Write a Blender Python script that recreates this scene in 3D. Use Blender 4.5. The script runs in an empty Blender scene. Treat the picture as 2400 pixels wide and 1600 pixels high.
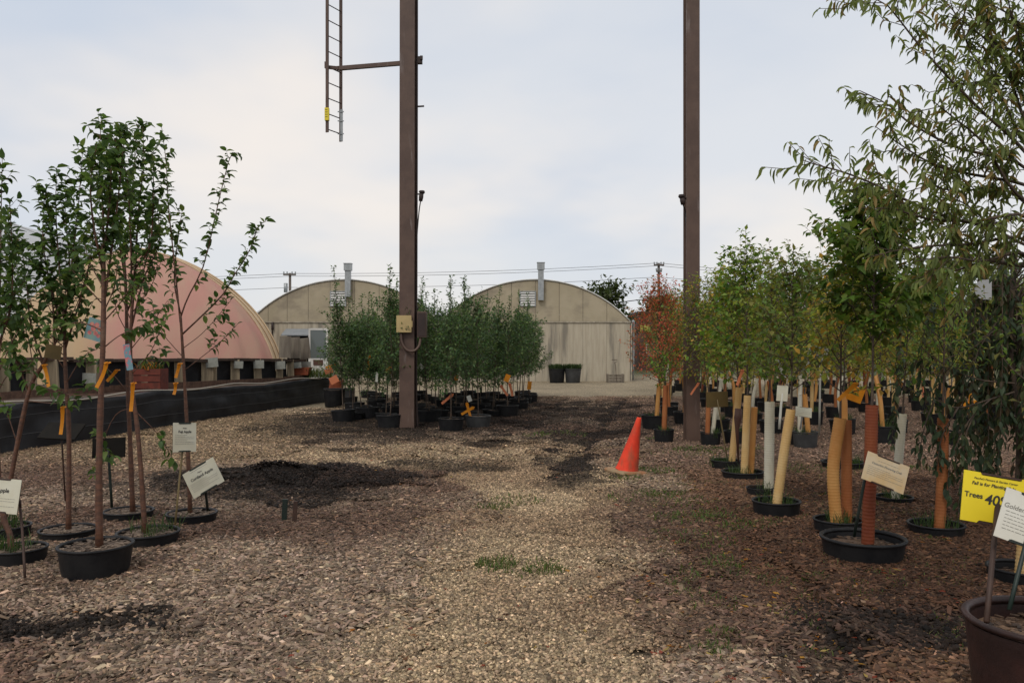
import bpy, math, random
import numpy as np
from mathutils import Matrix, Vector

S = bpy.context.scene
COL = S.collection
# ------------------------------------------------------------------ camera, sky, sun, exposure
EYE = 1.6
cam_d = bpy.data.cameras.new('camera')
cam = bpy.data.objects.new('camera', cam_d)
COL.objects.link(cam)
cam.location = (0, 0, EYE)
cam.rotation_euler = (math.radians(90), 0, 0)
cam_d.sensor_width = 36.0
cam_d.lens = 28.8
cam_d.shift_y = 0.0068
cam_d.clip_start = 0.05
cam_d.clip_end = 3000
S.camera = cam

SUN_EL, SUN_AZ = math.radians(48), math.radians(205)      # azimuth measured from +Y clockwise: behind the camera, a little left
W = bpy.data.worlds.new('World')
S.world = W
W.use_nodes = True
nt = W.node_tree
for n in list(nt.nodes):
    nt.nodes.remove(n)


def NN(tree, typ, **kw):
    n = tree.nodes.new(typ)
    for k, v in kw.items():
        setattr(n, k, v)
    return n


def link(tree, a, b):
    tree.links.new(a, b)


w_out = NN(nt, 'ShaderNodeOutputWorld')
w_bg = NN(nt, 'ShaderNodeBackground')
w_bg.inputs['Strength'].default_value = 0.1
link(nt, w_bg.outputs[0], w_out.inputs[0])
w_sky = NN(nt, 'ShaderNodeTexSky', sky_type='NISHITA', sun_disc=False)
w_sky.sun_elevation = SUN_EL
w_sky.sun_rotation = SUN_AZ
w_tc = NN(nt, 'ShaderNodeTexCoord')
w_sep = NN(nt, 'ShaderNodeSeparateXYZ')
link(nt, w_tc.outputs['Generated'], w_sep.inputs[0])
w_abs = NN(nt, 'ShaderNodeMath', operation='ABSOLUTE')
link(nt, w_sep.outputs[2], w_abs.inputs[0])
w_add = NN(nt, 'ShaderNodeMath', operation='ADD')
w_add.inputs[1].default_value = 0.32
link(nt, w_abs.outputs[0], w_add.inputs[0])
w_div = NN(nt, 'ShaderNodeVectorMath', operation='DIVIDE')
w_cmb = NN(nt, 'ShaderNodeCombineXYZ')
for i in range(3):
    link(nt, w_add.outputs[0], w_cmb.inputs[i])
link(nt, w_tc.outputs['Generated'], w_div.inputs[0])
link(nt, w_cmb.outputs[0], w_div.inputs[1])


def w_noise(scale, detail, rough, off, lo, hi, distort=0.0):
    m = NN(nt, 'ShaderNodeMapping')
    m.inputs['Location'].default_value = off
    m.inputs['Scale'].default_value = (1.0, 1.0, 2.2)
    link(nt, w_div.outputs[0], m.inputs[0])
    n = NN(nt, 'ShaderNodeTexNoise')
    n.inputs['Scale'].default_value = scale
    n.inputs['Detail'].default_value = detail
    n.inputs['Roughness'].default_value = rough
    n.inputs['Distortion'].default_value = distort
    link(nt, m.outputs[0], n.inputs['Vector'])
    r = NN(nt, 'ShaderNodeMapRange', interpolation_type='SMOOTHSTEP')
    r.inputs[1].default_value = lo
    r.inputs[2].default_value = hi
    link(nt, n.outputs[0], r.inputs[0])
    return r.outputs[0]


w_m1 = w_noise(0.85, 5.0, 0.5, (9.1, 1.7, 3.4), 0.36, 0.66, 0.2)
w_m2 = w_noise(1.1, 4.0, 0.5, (6.4, 9.2, 0.7), 0.40, 0.68)
w_c1 = NN(nt, 'ShaderNodeMixRGB')
w_c1.inputs[1].default_value = (5.8, 6.35, 7.25, 1)          # grey blue cloud base
w_c1.inputs[2].default_value = (7.05, 7.25, 7.6, 1)          # pale cloud
link(nt, w_m1, w_c1.inputs[0])
w_c2 = NN(nt, 'ShaderNodeMixRGB')
w_c2.inputs[2].default_value = (8.7, 8.1, 7.55, 1)          # warm lit cloud
link(nt, w_c1.outputs[0], w_c2.inputs[1])
link(nt, w_m2, w_c2.inputs[0])
w_mix = NN(nt, 'ShaderNodeMixRGB')
w_mix.inputs[0].default_value = 0.93
link(nt, w_sky.outputs[0], w_mix.inputs[1])
w_hz = NN(nt, 'ShaderNodeMapRange', interpolation_type='SMOOTHSTEP')
w_hz.inputs[1].default_value, w_hz.inputs[2].default_value = 0.0, 0.20
w_hz.inputs[3].default_value, w_hz.inputs[4].default_value = 0.65, 0.0
link(nt, w_abs.outputs[0], w_hz.inputs[0])
w_c3 = NN(nt, 'ShaderNodeMixRGB')
w_c3.inputs[2].default_value = (7.15, 7.15, 7.2, 1)           # hazy pale band above the horizon, all the way round
link(nt, w_hz.outputs[0], w_c3.inputs[0])
link(nt, w_c2.outputs[0], w_c3.inputs[1])
link(nt, w_c3.outputs[0], w_mix.inputs[2])
link(nt, w_mix.outputs[0], w_bg.inputs[0])

sun_d = bpy.data.lights.new('sun', 'SUN')
sun_d.energy = 1.3
sun_d.angle = math.radians(18)
sun_d.color = (1.0, 0.94, 0.86)
sun = bpy.data.objects.new('sun', sun_d)
COL.objects.link(sun)
_sd = Vector((math.sin(SUN_AZ) * math.cos(SUN_EL), math.cos(SUN_AZ) * math.cos(SUN_EL), math.sin(SUN_EL)))
sun.rotation_euler = _sd.to_track_quat('Z', 'Y').to_euler()
sun.location = (-10, -10, 30)

S.view_settings.view_transform = 'Standard'
S.view_settings.look = 'None'
S.view_settings.exposure = 0.13
S.view_settings.gamma = 1.0
S.view_settings.use_curve_mapping = False
S.render.engine = 'CYCLES'
S.cycles.max_bounces = 6
S.cycles.transparent_max_bounces = 6
S.cycles.caustics_reflective = False
S.cycles.caustics_refractive = False

# ------------------------------------------------------------------ measuring helpers (photo measured on a 2352 px wide print)
F, CX, HY = 1882.0, 1176.0, 800.0


def at(px, py, d):
    return np.array([(px - CX) / F * d, d, EYE - (py - HY) / F * d])


def depth_of(py, z):
    return (EYE - z) * F / (py - HY)


def on_ground(px, py):
    d = depth_of(py, 0.0)
    return np.array([(px - CX) / F * d, d, 0.0])


# ------------------------------------------------------------------ numpy noise
def _h(ix, iy, s):
    v = np.sin(ix * 127.1 + iy * 311.7 + s * 74.7) * 43758.5453
    return v - np.floor(v)


def vnoise(x, y, s=0):
    x = np.asarray(x, float)
    y = np.asarray(y, float)
    ix, iy = np.floor(x), np.floor(y)
    fx, fy = x - ix, y - iy
    fx = fx * fx * (3 - 2 * fx)
    fy = fy * fy * (3 - 2 * fy)
    a, b, c, d = _h(ix, iy, s), _h(ix + 1, iy, s), _h(ix, iy + 1, s), _h(ix + 1, iy + 1, s)
    return (a * (1 - fx) + b * fx) * (1 - fy) + (c * (1 - fx) + d * fx) * fy


def fbm(x, y, s=0, o=4):
    t, a, n = 0.0, 0.5, 0.0
    for k in range(o):
        t = t + a * vnoise(np.asarray(x) * 2 ** k + 17.3 * k, np.asarray(y) * 2 ** k - 9.1 * k, s + k)
        n += a
        a *= 0.5
    return t / n


def sstep(a, b, v):
    t = np.clip((v - a) / (b - a), 0, 1)
    return t * t * (3 - 2 * t)


def gauss(x, y, cx, cy, sx, sy):
    return np.exp(-(((x - cx) / sx) ** 2 + ((y - cy) / sy) ** 2))


def blob(x, y, cx, cy, sx, sy, n, soft=0.35):
    r = np.sqrt(((x - cx) / sx) ** 2 + ((y - cy) / sy) ** 2) + (n - 0.5) * 1.1
    return 1 - sstep(1 - soft, 1 + soft, r)


def height(x, y):
    x = np.asarray(x, float)
    y = np.asarray(y, float)
    h = 0.05 * (fbm(x * 0.55, y * 0.55, 3, 3) - 0.5) + 0.018 * (fbm(x * 3, y * 3, 5, 3) - 0.5)
    h = h + 0.03 * gauss(x, y, -3.2, 6.4, 1.9, 1.5) + 0.015 * gauss(x, y, -2.1, 5.6, 0.9, 0.8)
    h = h + 0.17 * gauss(x, y, -2.5, 9.7, 1.25, 0.8) * (0.25 + 1.3 * fbm(x * 3.0, y * 3.0, 9, 4))
    h = h + 0.05 * sstep(1.3, 2.0, x - 0.06 * y) * np.exp(-((y - 7) / 6) ** 2)
    h = h + 0.06 * gauss(x, y, -1.6, 18, 2.2, 2.5)
    h = h - 0.03 * gauss(x, y, 0.3, 5, 0.8, 4)
    for ys_, xs_ in (([8.5, 10.6, 15.1, 22.5, 26], [0.45, 0.76, 1.6, 2.87, 3.7]), ([11, 15.1, 16.4, 22.5, 26], [-0.9, 0.0, 0.43, 1.2, 1.7])):
        q_ = np.abs(x - np.interp(y, ys_, xs_))
        h = h + (0.015 * np.exp(-((q_ - 0.5) / 0.22) ** 2) - 0.022 * np.exp(-(q_ / 0.32) ** 2)) * sstep(9, 11.5, y) * (1 - sstep(23, 27, y))
    far = 1 - sstep(26, 34, np.hypot(x, y - 4))
    return h * far


PY = [0, 3.5, 4.0, 5.2, 6.7, 8.6, 10.4, 12, 14, 17, 20]
PL = [-1.0, -0.98, -0.9, -0.72, -0.6, -0.62, -1.1, -3.0, -2.2, -0.9, -1.0]
PR = [0.9, 0.9, 0.92, 0.98, 1.1, 1.25, 1.4, 1.5, 1.6, 1.9, 2.3]


def zones(x, y):
    """path, mud and right-hand masks on the ground at x, y"""
    n1 = fbm(x * 0.9 + 4, y * 0.9, 21, 4)
    n2 = 0.6 * fbm(x * 1.9, y * 1.9 + 7, 33, 4) + 0.4 * fbm(x * 5.5, y * 5.5, 37, 3)
    left = np.interp(y, PY, PL)
    right = np.interp(y, PY, PR)
    e = (n1 - 0.5) * 1.2
    path = sstep(-0.3, 0.35, x - left + e) * (1 - sstep(-0.35, 0.3, x - right + e))
    path = path * (1 - sstep(11.5, 15.5, y + (n2 - 0.5) * 3))
    tan = blob(x, y, -5.6, 16.0, 3.4, 4.0, n1, 0.5)
    tan = np.maximum(tan, blob(x, y, -3.8, 12.4, 3.0, 1.3, n1, 0.5) * 0.85)
    tan = np.maximum(tan, blob(x, y, 0.2, 13.2, 1.5, 1.0, n1, 0.5) * 0.7)
    road = sstep(25, 29, y + (n1 - 0.5) * 4 + np.where(x < -4, 6, 0)) * (1 - sstep(40, 46, np.abs(x + 1)))
    mud = blob(x, y, -2.55, 9.75, 1.5, 1.25, n2, 0.3)
    mud = np.maximum(mud, blob(x, y, -1.0, 11.2, 0.8, 0.7, n2, 0.5) * 0.6)
    mud = np.maximum(mud, blob(x, y, -2.0, 18.4, 3.0, 4.4, n2, 0.4) * 0.9)
    tx = np.interp(y, [8.5, 10.6, 15.1, 22.5, 26], [0.45, 0.76, 1.6, 2.87, 3.7])
    mud = np.maximum(mud, (1 - sstep(0.15, 0.55, np.abs(x - tx) + (n2 - 0.5) * 0.9)) * sstep(8.8, 10.5, y) * (1 - sstep(24, 29, y)))
    tx = np.interp(y, [11, 15.1, 16.4, 22.5, 26], [-0.9, 0.0, 0.43, 1.2, 1.7])
    mud = np.maximum(mud, 0.95 * (1 - sstep(0.2, 0.65, np.abs(x - tx) + (n2 - 0.5) * 1.2)) * sstep(12, 15, y) * (1 - sstep(23, 28, y)))
    mud = np.maximum(mud, blob(x, y, 1.2, 19.5, 2.6, 5.2, n2, 0.5) * 0.62)
    mud = np.maximum(mud, blob(x, y, -3.6, 9.0, 1.0, 0.6, n2, 0.5) * 0.7)
    mud = np.maximum(mud, blob(x, y, -2.75, 4.55, 0.62, 0.3, n2, 0.4))
    mud = np.maximum(mud, blob(x, y, 2.15, 4.6, 0.5, 0.42, n2, 0.4) * 0.95)
    mud = np.maximum(mud, blob(x, y, 1.75, 4.1, 0.35, 0.3, n2, 0.5) * 0.7)
    rt = sstep(0.2, 0.9, x - right + e * 0.7)
    return path, np.clip(tan, 0, 1), road, np.clip(mud, 0, 1), rt


def ground_tint(x, y):
    path, tan, road, mud, rt = zones(x, y)
    n = fbm(x * 0.8, y * 0.8, 55, 4)[:, None]
    m = fbm(x * 2.4, y * 2.4, 56, 3)[:, None]
    cL = np.array([0.200, 0.155, 0.118])
    cL2 = np.array([0.105, 0.070, 0.052])
    cR = np.array([0.118, 0.070, 0.044])
    cR2 = np.array([0.066, 0.036, 0.022])
    cP = np.array([0.262, 0.208, 0.140])
    cP2 = np.array([0.190, 0.142, 0.094])
    cT = np.array([0.195, 0.148, 0.096])
    cM = np.array([0.028, 0.019, 0.015])
    cRd = np.array([0.330, 0.275, 0.190])
    k = sstep(0.40, 0.60, n)
    c = cL * (1 - k) + cL2 * k
    r = rt[:, None]
    c = c * (1 - r) + (cR * (1 - k) + cR2 * k) * r
    far_r = (sstep(9, 12, y) * rt)[:, None]
    c = c * (1 - far_r) + np.array([0.150, 0.105, 0.080]) * far_r
    t = tan[:, None]
    c = c * (1 - t) + cT * (0.8 + 0.4 * m) * t
    p = path[:, None]
    c = c * (1 - p) + (cP * (1 - k) + cP2 * k) * p
    d = road[:, None]
    c = c * (1 - d) + cRd * (0.75 + 0.4 * n) * d
    u = mud[:, None] * 0.93
    c = c * (1 - u) + cM * (0.7 + 0.6 * m) * u
    return c * (0.86 + 0.28 * m)


# ------------------------------------------------------------------ materials
MATS = {}


def sockets(p):
    return p.inputs


def make_mat(name, c1, c2=None, scale=6.0, rough=0.7, bump=0.0, bscale=60.0, stretch=(1, 1, 1), metal=0.0, spec=0.4,
             transl=0.0, attr=None, lo=0.35, hi=0.65, c3=None, scale3=2.0, lo3=0.5, hi3=0.7, stretch3=(1, 1, 1), ao=False):
    if name in MATS:
        return MATS[name]
    m = bpy.data.materials.new(name)
    MATS[name] = m
    m.use_nodes = True
    t = m.node_tree
    p = t.nodes['Principled BSDF']
    out = t.nodes['Material Output']
    p.inputs['Roughness'].default_value = rough
    p.inputs['Metallic'].default_value = metal
    p.inputs['Specular IOR Level'].default_value = spec
    tc = NN(t, 'ShaderNodeTexCoord')
    col = None

    def noise(sc, st, det=5.0):
        mp = NN(t, 'ShaderNodeMapping')
        mp.inputs['Scale'].default_value = st
        link(t, tc.outputs['Object'], mp.inputs[0])
        n = NN(t, 'ShaderNodeTexNoise')
        n.inputs['Scale'].default_value = sc
        n.inputs['Detail'].default_value = det
        n.inputs['Roughness'].default_value = 0.6
        link(t, mp.outputs[0], n.inputs['Vector'])
        return n.outputs[0]

    def rng_(s, a, b):
        r = NN(t, 'ShaderNodeMapRange', interpolation_type='SMOOTHSTEP')
        r.inputs[1].default_value = a
        r.inputs[2].default_value = b
        link(t, s, r.inputs[0])
        return r.outputs[0]
    if c2 is not None:
        mx = NN(t, 'ShaderNodeMixRGB')
        mx.inputs[1].default_value = (*c1, 1)
        mx.inputs[2].default_value = (*c2, 1)
        link(t, rng_(noise(scale, stretch), lo, hi), mx.inputs[0])
        col = mx.outputs[0]
    if c3 is not None:
        mx = NN(t, 'ShaderNodeMixRGB')
        mx.inputs[2].default_value = (*c3, 1)
        if col is None:
            mx.inputs[1].default_value = (*c1, 1)
        else:
            link(t, col, mx.inputs[1])
        link(t, rng_(noise(scale3, stretch3), lo3, hi3), mx.inputs[0])
        col = mx.outputs[0]
    if attr:
        a = NN(t, 'ShaderNodeAttribute', attribute_name=attr)
        if col is None:
            col = a.outputs['Color']
        else:
            mx = NN(t, 'ShaderNodeMixRGB', blend_type='MULTIPLY')
            mx.inputs[0].default_value = 1
            link(t, col, mx.inputs[1])
            link(t, a.outputs['Color'], mx.inputs[2])
            col = mx.outputs[0]
    if col is None:
        p.inputs['Base Color'].default_value = (*c1, 1)
    else:
        link(t, col, p.inputs['Base Color'])
    if bump:
        b = NN(t, 'ShaderNodeBump')
        b.inputs['Strength'].default_value = bump
        b.inputs['Distance'].default_value = 0.01
        link(t, noise(bscale, stretch, 4.0), b.inputs['Height'])
        link(t, b.outputs[0], p.inputs['Normal'])
    if transl:
        tr = NN(t, 'ShaderNodeBsdfTranslucent')
        if col is None:
            tr.inputs[0].default_value = (*c1, 1)
        else:
            mx = NN(t, 'ShaderNodeMixRGB', blend_type='MULTIPLY')
            mx.inputs[0].default_value = 1
            mx.inputs[2].default_value = (1.35, 1.35, 0.9, 1)
            link(t, col, mx.inputs[1])
            link(t, mx.outputs[0], tr.inputs[0])
        ms = NN(t, 'ShaderNodeMixShader')
        ms.inputs[0].default_value = transl
        link(t, p.outputs[0], ms.inputs[1])
        link(t, tr.outputs[0], ms.inputs[2])
        link(t, ms.outputs[0], out.inputs[0])
    return m


M_LEAF = make_mat('leaf', (1, 1, 1), rough=0.5, spec=0.22, transl=0.42, attr='col')
M_BARK = make_mat('apple_bark', (0.135, 0.060, 0.034), (0.075, 0.036, 0.024), scale=14, stretch=(1, 1, 3), bump=0.5, bscale=60, rough=0.55,
                  c3=(0.17, 0.105, 0.07), scale3=5, lo3=0.55, hi3=0.75)
M_BARK2 = make_mat('grey_bark', (0.10, 0.070, 0.048), (0.055, 0.040, 0.032), scale=18, bump=0.5, bscale=80, rough=0.8)
M_POT = make_mat('black_plastic', (0.009, 0.0095, 0.011), (0.016, 0.016, 0.017), scale=7, rough=0.5, spec=0.22, bump=0.15, bscale=40,
                 c3=(0.038, 0.032, 0.027), scale3=4.0, lo3=0.64, hi3=0.85)
M_POTG = make_mat('grey_plastic', (0.050, 0.052, 0.053), (0.035, 0.036, 0.037), scale=7, rough=0.5, spec=0.3, bump=0.15)
M_POTB = make_mat('brown_plastic', (0.040, 0.017, 0.014), (0.022, 0.011, 0.010), scale=6, rough=0.5, spec=0.35, bump=0.2)
M_SOIL = make_mat('potting_mulch', (0.16, 0.115, 0.085), (0.05, 0.034, 0.026), scale=45, rough=0.95, bump=1.0, bscale=70, attr=None)
M_STEEL = make_mat('painted_steel', (0.108, 0.068, 0.052), (0.082, 0.051, 0.040), scale=3, rough=0.52, spec=0.35, bump=0.12, bscale=30,
                   c3=(0.19, 0.155, 0.145), scale3=6, stretch3=(1.6, 1.6, 0.22), lo3=0.6, hi3=0.78)
M_STEELD = make_mat('dark_steel', (0.045, 0.030, 0.027), (0.033, 0.023, 0.022), scale=5, rough=0.6, spec=0.3)
M_BOX = make_mat('beige_box', (0.46, 0.35, 0.16), (0.40, 0.30, 0.14), scale=4, rough=0.5)
M_GALV = make_mat('galvanised', (0.36, 0.38, 0.39), (0.28, 0.30, 0.31), scale=6, rough=0.42, metal=0.35)
M_PLY = make_mat('plywood', (0.43, 0.385, 0.30), (0.365, 0.32, 0.245), scale=2.2, rough=0.85, bump=0.1, stretch=(3, 3, 0.35),
                 c3=(0.20, 0.18, 0.145), scale3=1.5, stretch3=(1.5, 1.5, 0.16), lo3=0.47, hi3=0.68)
M_PLYU = make_mat('gable_board', (0.375, 0.325, 0.235), (0.33, 0.285, 0.20), scale=1.2, rough=0.85, bump=0.1,
                  c3=(0.25, 0.215, 0.16), scale3=0.55, stretch3=(1, 1, 1.8), lo3=0.48, hi3=0.66)
M_TRIM = make_mat('weathered_trim', (0.40, 0.36, 0.28), (0.25, 0.22, 0.17), scale=5, rough=0.8)
M_DARK = make_mat('dark_interior', (0.012, 0.013, 0.014), rough=0.9)
M_WHITE = make_mat('white_paint', (0.60, 0.60, 0.58), (0.50, 0.50, 0.48), scale=5, rough=0.55)
M_CARD = make_mat('white_card', (0.66, 0.65, 0.54), (0.60, 0.57, 0.44), scale=3.5, rough=0.5, transl=0.12)
M_CARDO = make_mat('amber_card', (0.62, 0.52, 0.36), (0.60, 0.42, 0.20), scale=4, rough=0.5, transl=0.15)  # cream card blotched with amber at random
M_CARDY = make_mat('yellow_card', (0.80, 0.63, 0.02), (0.74, 0.57, 0.02), scale=3, rough=0.5)
M_INK = make_mat('black_ink', (0.03, 0.03, 0.028), rough=0.6)
M_INKL = make_mat('grey_ink', (0.24, 0.23, 0.20), rough=0.6)
M_CLIP = make_mat('sign_holder', (0.060, 0.030, 0.020), (0.04, 0.022, 0.016), scale=9, rough=0.6)
M_CLIPG = make_mat('green_sign_holder', (0.010, 0.022, 0.017), (0.016, 0.022, 0.018), scale=9, rough=0.5)
M_BLACKS = make_mat('black_sign_back', (0.007, 0.007, 0.006), (0.012, 0.010, 0.008), scale=6, rough=0.8, spec=0.15)
M_BAMBOO = make_mat('bamboo', (0.20, 0.155, 0.07), (0.15, 0.11, 0.05), scale=9, stretch=(1, 1, .2), rough=0.6)
M_FABRIC = make_mat('landscape_fabric', (0.016, 0.016, 0.018), (0.025, 0.025, 0.027), scale=3, rough=0.6, spec=0.22, bump=0.3, bscale=9,
                    c3=(0.055, 0.050, 0.044), scale3=2.2, lo3=0.60, hi3=0.85)
M_WOOD = make_mat('weathered_post', (0.32, 0.26, 0.17), (0.21, 0.165, 0.11), scale=8, stretch=(2, 2, 0.15), rough=0.85, bump=0.35, bscale=20)
M_WOODD = make_mat('old_brown_wood', (0.085, 0.055, 0.038), (0.05, 0.034, 0.026), scale=6, stretch=(0.3, 2, 2), rough=0.9, bump=0.4, bscale=20)
M_REDWOOD = make_mat('reddish_board', (0.13, 0.075, 0.05), (0.08, 0.045, 0.032), scale=6, stretch=(.3, 2, 2), rough=0.9, bump=0.3, bscale=20)
M_WOODG = make_mat('grey_wood', (0.19, 0.165, 0.13), (0.12, 0.10, 0.08), scale=6, stretch=(2, 2, 0.2), rough=0.9, bump=0.3, bscale=20)
M_CONE = make_mat('orange_vinyl', (0.76, 0.062, 0.026), (0.58, 0.042, 0.02), scale=6, rough=0.6, spec=0.2, c3=(0.36, 0.085, 0.045), scale3=7, stretch3=(1.5, 1.5, .6), lo3=0.42, hi3=0.72)  # darker stain layer: dirt, spread wider to put shading into the colour
M_CONEB = make_mat('dirty_cone_base', (0.30, 0.22, 0.13), (0.32, 0.15, 0.07), scale=7, rough=0.9)
M_POLY = make_mat('grey_poly_cover', (0.46, 0.47, 0.48), (0.40, 0.41, 0.42), scale=1, rough=0.4)
M_RED = make_mat('red_brown_wood', (0.14, 0.030, 0.018), (0.09, 0.022, 0.014), scale=8, rough=0.8)
M_RUST = make_mat('terracotta_plastic', (0.30, 0.075, 0.03), (0.22, 0.055, 0.025), scale=5, rough=0.6)
M_PLACARD = make_mat('faded_placard', (0.26, 0.27, 0.24), (0.20, 0.205, 0.18), scale=8, rough=0.6)
M_BROWNP = make_mat('brown_plaque', (0.07, 0.032, 0.022), rough=0.6)
M_OLIVE = make_mat('back_of_sign', (0.155, 0.105, 0.035), (0.12, 0.085, 0.03), scale=6, rough=0.6, transl=0.2)
M_GLASS = make_mat('door_glass', (0.10, 0.12, 0.12), rough=0.08, spec=0.6)
M_SLATE = make_mat('grey_awning', (0.24, 0.26, 0.28), (0.20, 0.22, 0.235), scale=4, rough=0.6)
M_TAGO = make_mat('orange_tag', (0.72, 0.30, 0.015), (0.64, 0.25, 0.012), scale=12, rough=0.45, transl=0.25)
M_TAGR = make_mat('coral_tag', (0.60, 0.20, 0.09), rough=0.5, transl=0.25)
M_TAGW = make_mat('pale_tag', (0.62, 0.62, 0.56), rough=0.5, transl=0.25)
M_FRUIT = make_mat('fruit_picture', (0.16, 0.30, 0.36), (0.55, 0.16, 0.18), scale=26, rough=0.4, lo=0.5, hi=0.56, c3=(0.62, 0.50, 0.18), scale3=18, lo3=0.62, hi3=0.68)
M_WIRE = make_mat('cable', (0.05, 0.05, 0.05), rough=0.6)
M_POLEW = make_mat('pole_wood', (0.12, 0.10, 0.085), (0.09, 0.075, 0.065), scale=6, rough=0.9)
M_HOSE = make_mat('pale_hose', (0.30, 0.27, 0.22), rough=0.5)
M_GUARD = {k: make_mat('tree_guard_' + k, c, c2, scale=3.0, rough=0.5, spec=0.3, transl=0.18, stretch=(1, 1, 0.8)) for k, c, c2 in [
    ('white', (0.66, 0.64, 0.54), (0.60, 0.55, 0.42)),
    ('cream', (0.64, 0.46, 0.22), (0.60, 0.37, 0.13)),
    ('orange', (0.54, 0.29, 0.095), (0.47, 0.21, 0.055)),
    ('red', (0.18, 0.040, 0.020), (0.25, 0.070, 0.025)),
    ('rust', (0.38, 0.145, 0.050), (0.30, 0.095, 0.032))]}


def dome_mat():
    m = bpy.data.materials.new('stained_poly_cover')
    m.use_nodes = True
    t = m.node_tree
    p = t.nodes['Principled BSDF']
    p.inputs['Roughness'].default_value = 0.65
    p.inputs['Specular IOR Level'].default_value = 0.25
    tc = NN(t, 'ShaderNodeTexCoord')
    sp = NN(t, 'ShaderNodeSeparateXYZ')
    link(t, tc.outputs['Object'], sp.inputs[0])
    n = NN(t, 'ShaderNodeTexNoise')
    n.inputs['Scale'].default_value = 0.35
    n.inputs['Detail'].default_value = 4
    link(t, tc.outputs['Object'], n.inputs['Vector'])
    ma = NN(t, 'ShaderNodeMath', operation='MULTIPLY_ADD')
    ma.inputs[1].default_value = 7.0
    link(t, n.outputs[0], ma.inputs[0])
    link(t, sp.outputs[0], ma.inputs[2])
    r = NN(t, 'ShaderNodeMapRange', interpolation_type='SMOOTHSTEP')
    r.inputs[1].default_value = 1.8
    r.inputs[2].default_value = 4.6
    link(t, ma.outputs[0], r.inputs[0])
    mx = NN(t, 'ShaderNodeMixRGB')
    mx.inputs[1].default_value = (0.50, 0.36, 0.22, 1)
    mx.inputs[2].default_value = (0.50, 0.265, 0.22, 1)
    link(t, r.outputs[0], mx.inputs[0])
    n2 = NN(t, 'ShaderNodeTexNoise')
    n2.inputs['Scale'].default_value = 1.1
    n2.inputs['Detail'].default_value = 5
    mp2 = NN(t, 'ShaderNodeMapping')
    mp2.inputs['Scale'].default_value = (1.6, 1.0, 0.45)
    link(t, tc.outputs['Object'], mp2.inputs[0])
    link(t, mp2.outputs[0], n2.inputs['Vector'])
    r3 = NN(t, 'ShaderNodeMapRange', interpolation_type='SMOOTHSTEP')
    r3.inputs[1].default_value, r3.inputs[2].default_value = 0.38, 0.7
    link(t, n2.outputs[0], r3.inputs[0])
    mx0 = mx
    mx = NN(t, 'ShaderNodeMixRGB')
    mx.inputs[2].default_value = (0.46, 0.36, 0.25, 1)
    link(t, mx0.outputs[0], mx.inputs[1])
    mm3 = NN(t, 'ShaderNodeMath', operation='MULTIPLY')
    mm3.inputs[1].default_value = 0.40
    link(t, r3.outputs[0], mm3.inputs[0])
    link(t, mm3.outputs[0], mx.inputs[0])
    link(t, mx.outputs[0], p.inputs['Base Color'])
    tr = NN(t, 'ShaderNodeBsdfTranslucent')
    link(t, mx.outputs[0], tr.inputs[0])
    ms = NN(t, 'ShaderNodeMixShader')
    ms.inputs[0].default_value = 0.2
    link(t, p.outputs[0], ms.inputs[1])
    link(t, tr.outputs[0], ms.inputs[2])
    link(t, ms.outputs[0], t.nodes['Material Output'].inputs[0])
    return m


M_DOME = dome_mat()
M_TANPOLY = make_mat('tan_poly_cover', (0.52, 0.40, 0.26), (0.46, 0.34, 0.22), scale=1.2, rough=.6)


def ground_mat():
    m = bpy.data.materials.new('mulch_ground')
    m.use_nodes = True
    t = m.node_tree
    p = t.nodes['Principled BSDF']
    p.inputs['Roughness'].default_value = 0.95
    p.inputs['Specular IOR Level'].default_value = 0.2
    a = NN(t, 'ShaderNodeAttribute', attribute_name='tint')
    tc = NN(t, 'ShaderNodeTexCoord')
    v = NN(t, 'ShaderNodeTexVoronoi')
    v.inputs['Scale'].default_value = 26
    mp = NN(t, 'ShaderNodeMapping')
    mp.inputs['Scale'].default_value = (1, 1.5, 1)
    link(t, tc.outputs['Object'], mp.inputs[0])
    link(t, mp.outputs[0], v.inputs['Vector'])
    sp = NN(t, 'ShaderNodeSeparateColor')
    link(t, v.outputs['Color'], sp.inputs[0])
    r = NN(t, 'ShaderNodeMapRange')
    r.inputs[3].default_value = 0.45
    r.inputs[4].default_value = 1.35
    link(t, sp.outputs[0], r.inputs[0])
    n = NN(t, 'ShaderNodeTexNoise')
    n.inputs['Scale'].default_value = 70
    n.inputs['Detail'].default_value = 5
    link(t, tc.outputs['Object'], n.inputs['Vector'])
    r2 = NN(t, 'ShaderNodeMapRange')
    r2.inputs[1].default_value = 0.3
    r2.inputs[2].default_value = 0.7
    r2.inputs[3].default_value = 0.6
    r2.inputs[4].default_value = 1.25
    link(t, n.outputs[0], r2.inputs[0])
    mm = NN(t, 'ShaderNodeMath', operation='MULTIPLY')
    link(t, r.outputs[0], mm.inputs[0])
    link(t, r2.outputs[0], mm.inputs[1])
    vs = NN(t, 'ShaderNodeVectorMath', operation='SCALE')
    link(t, a.outputs['Color'], vs.inputs[0])
    link(t, mm.outputs[0], vs.inputs['Scale'])
    link(t, vs.outputs[0], p.inputs['Base Color'])
    b = NN(t, 'ShaderNodeBump')
    b.inputs['Strength'].default_value = 0.9
    b.inputs['Distance'].default_value = 0.012
    link(t, mm.outputs[0], b.inputs['Height'])
    link(t, b.outputs[0], p.inputs['Normal'])
    return m


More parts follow.
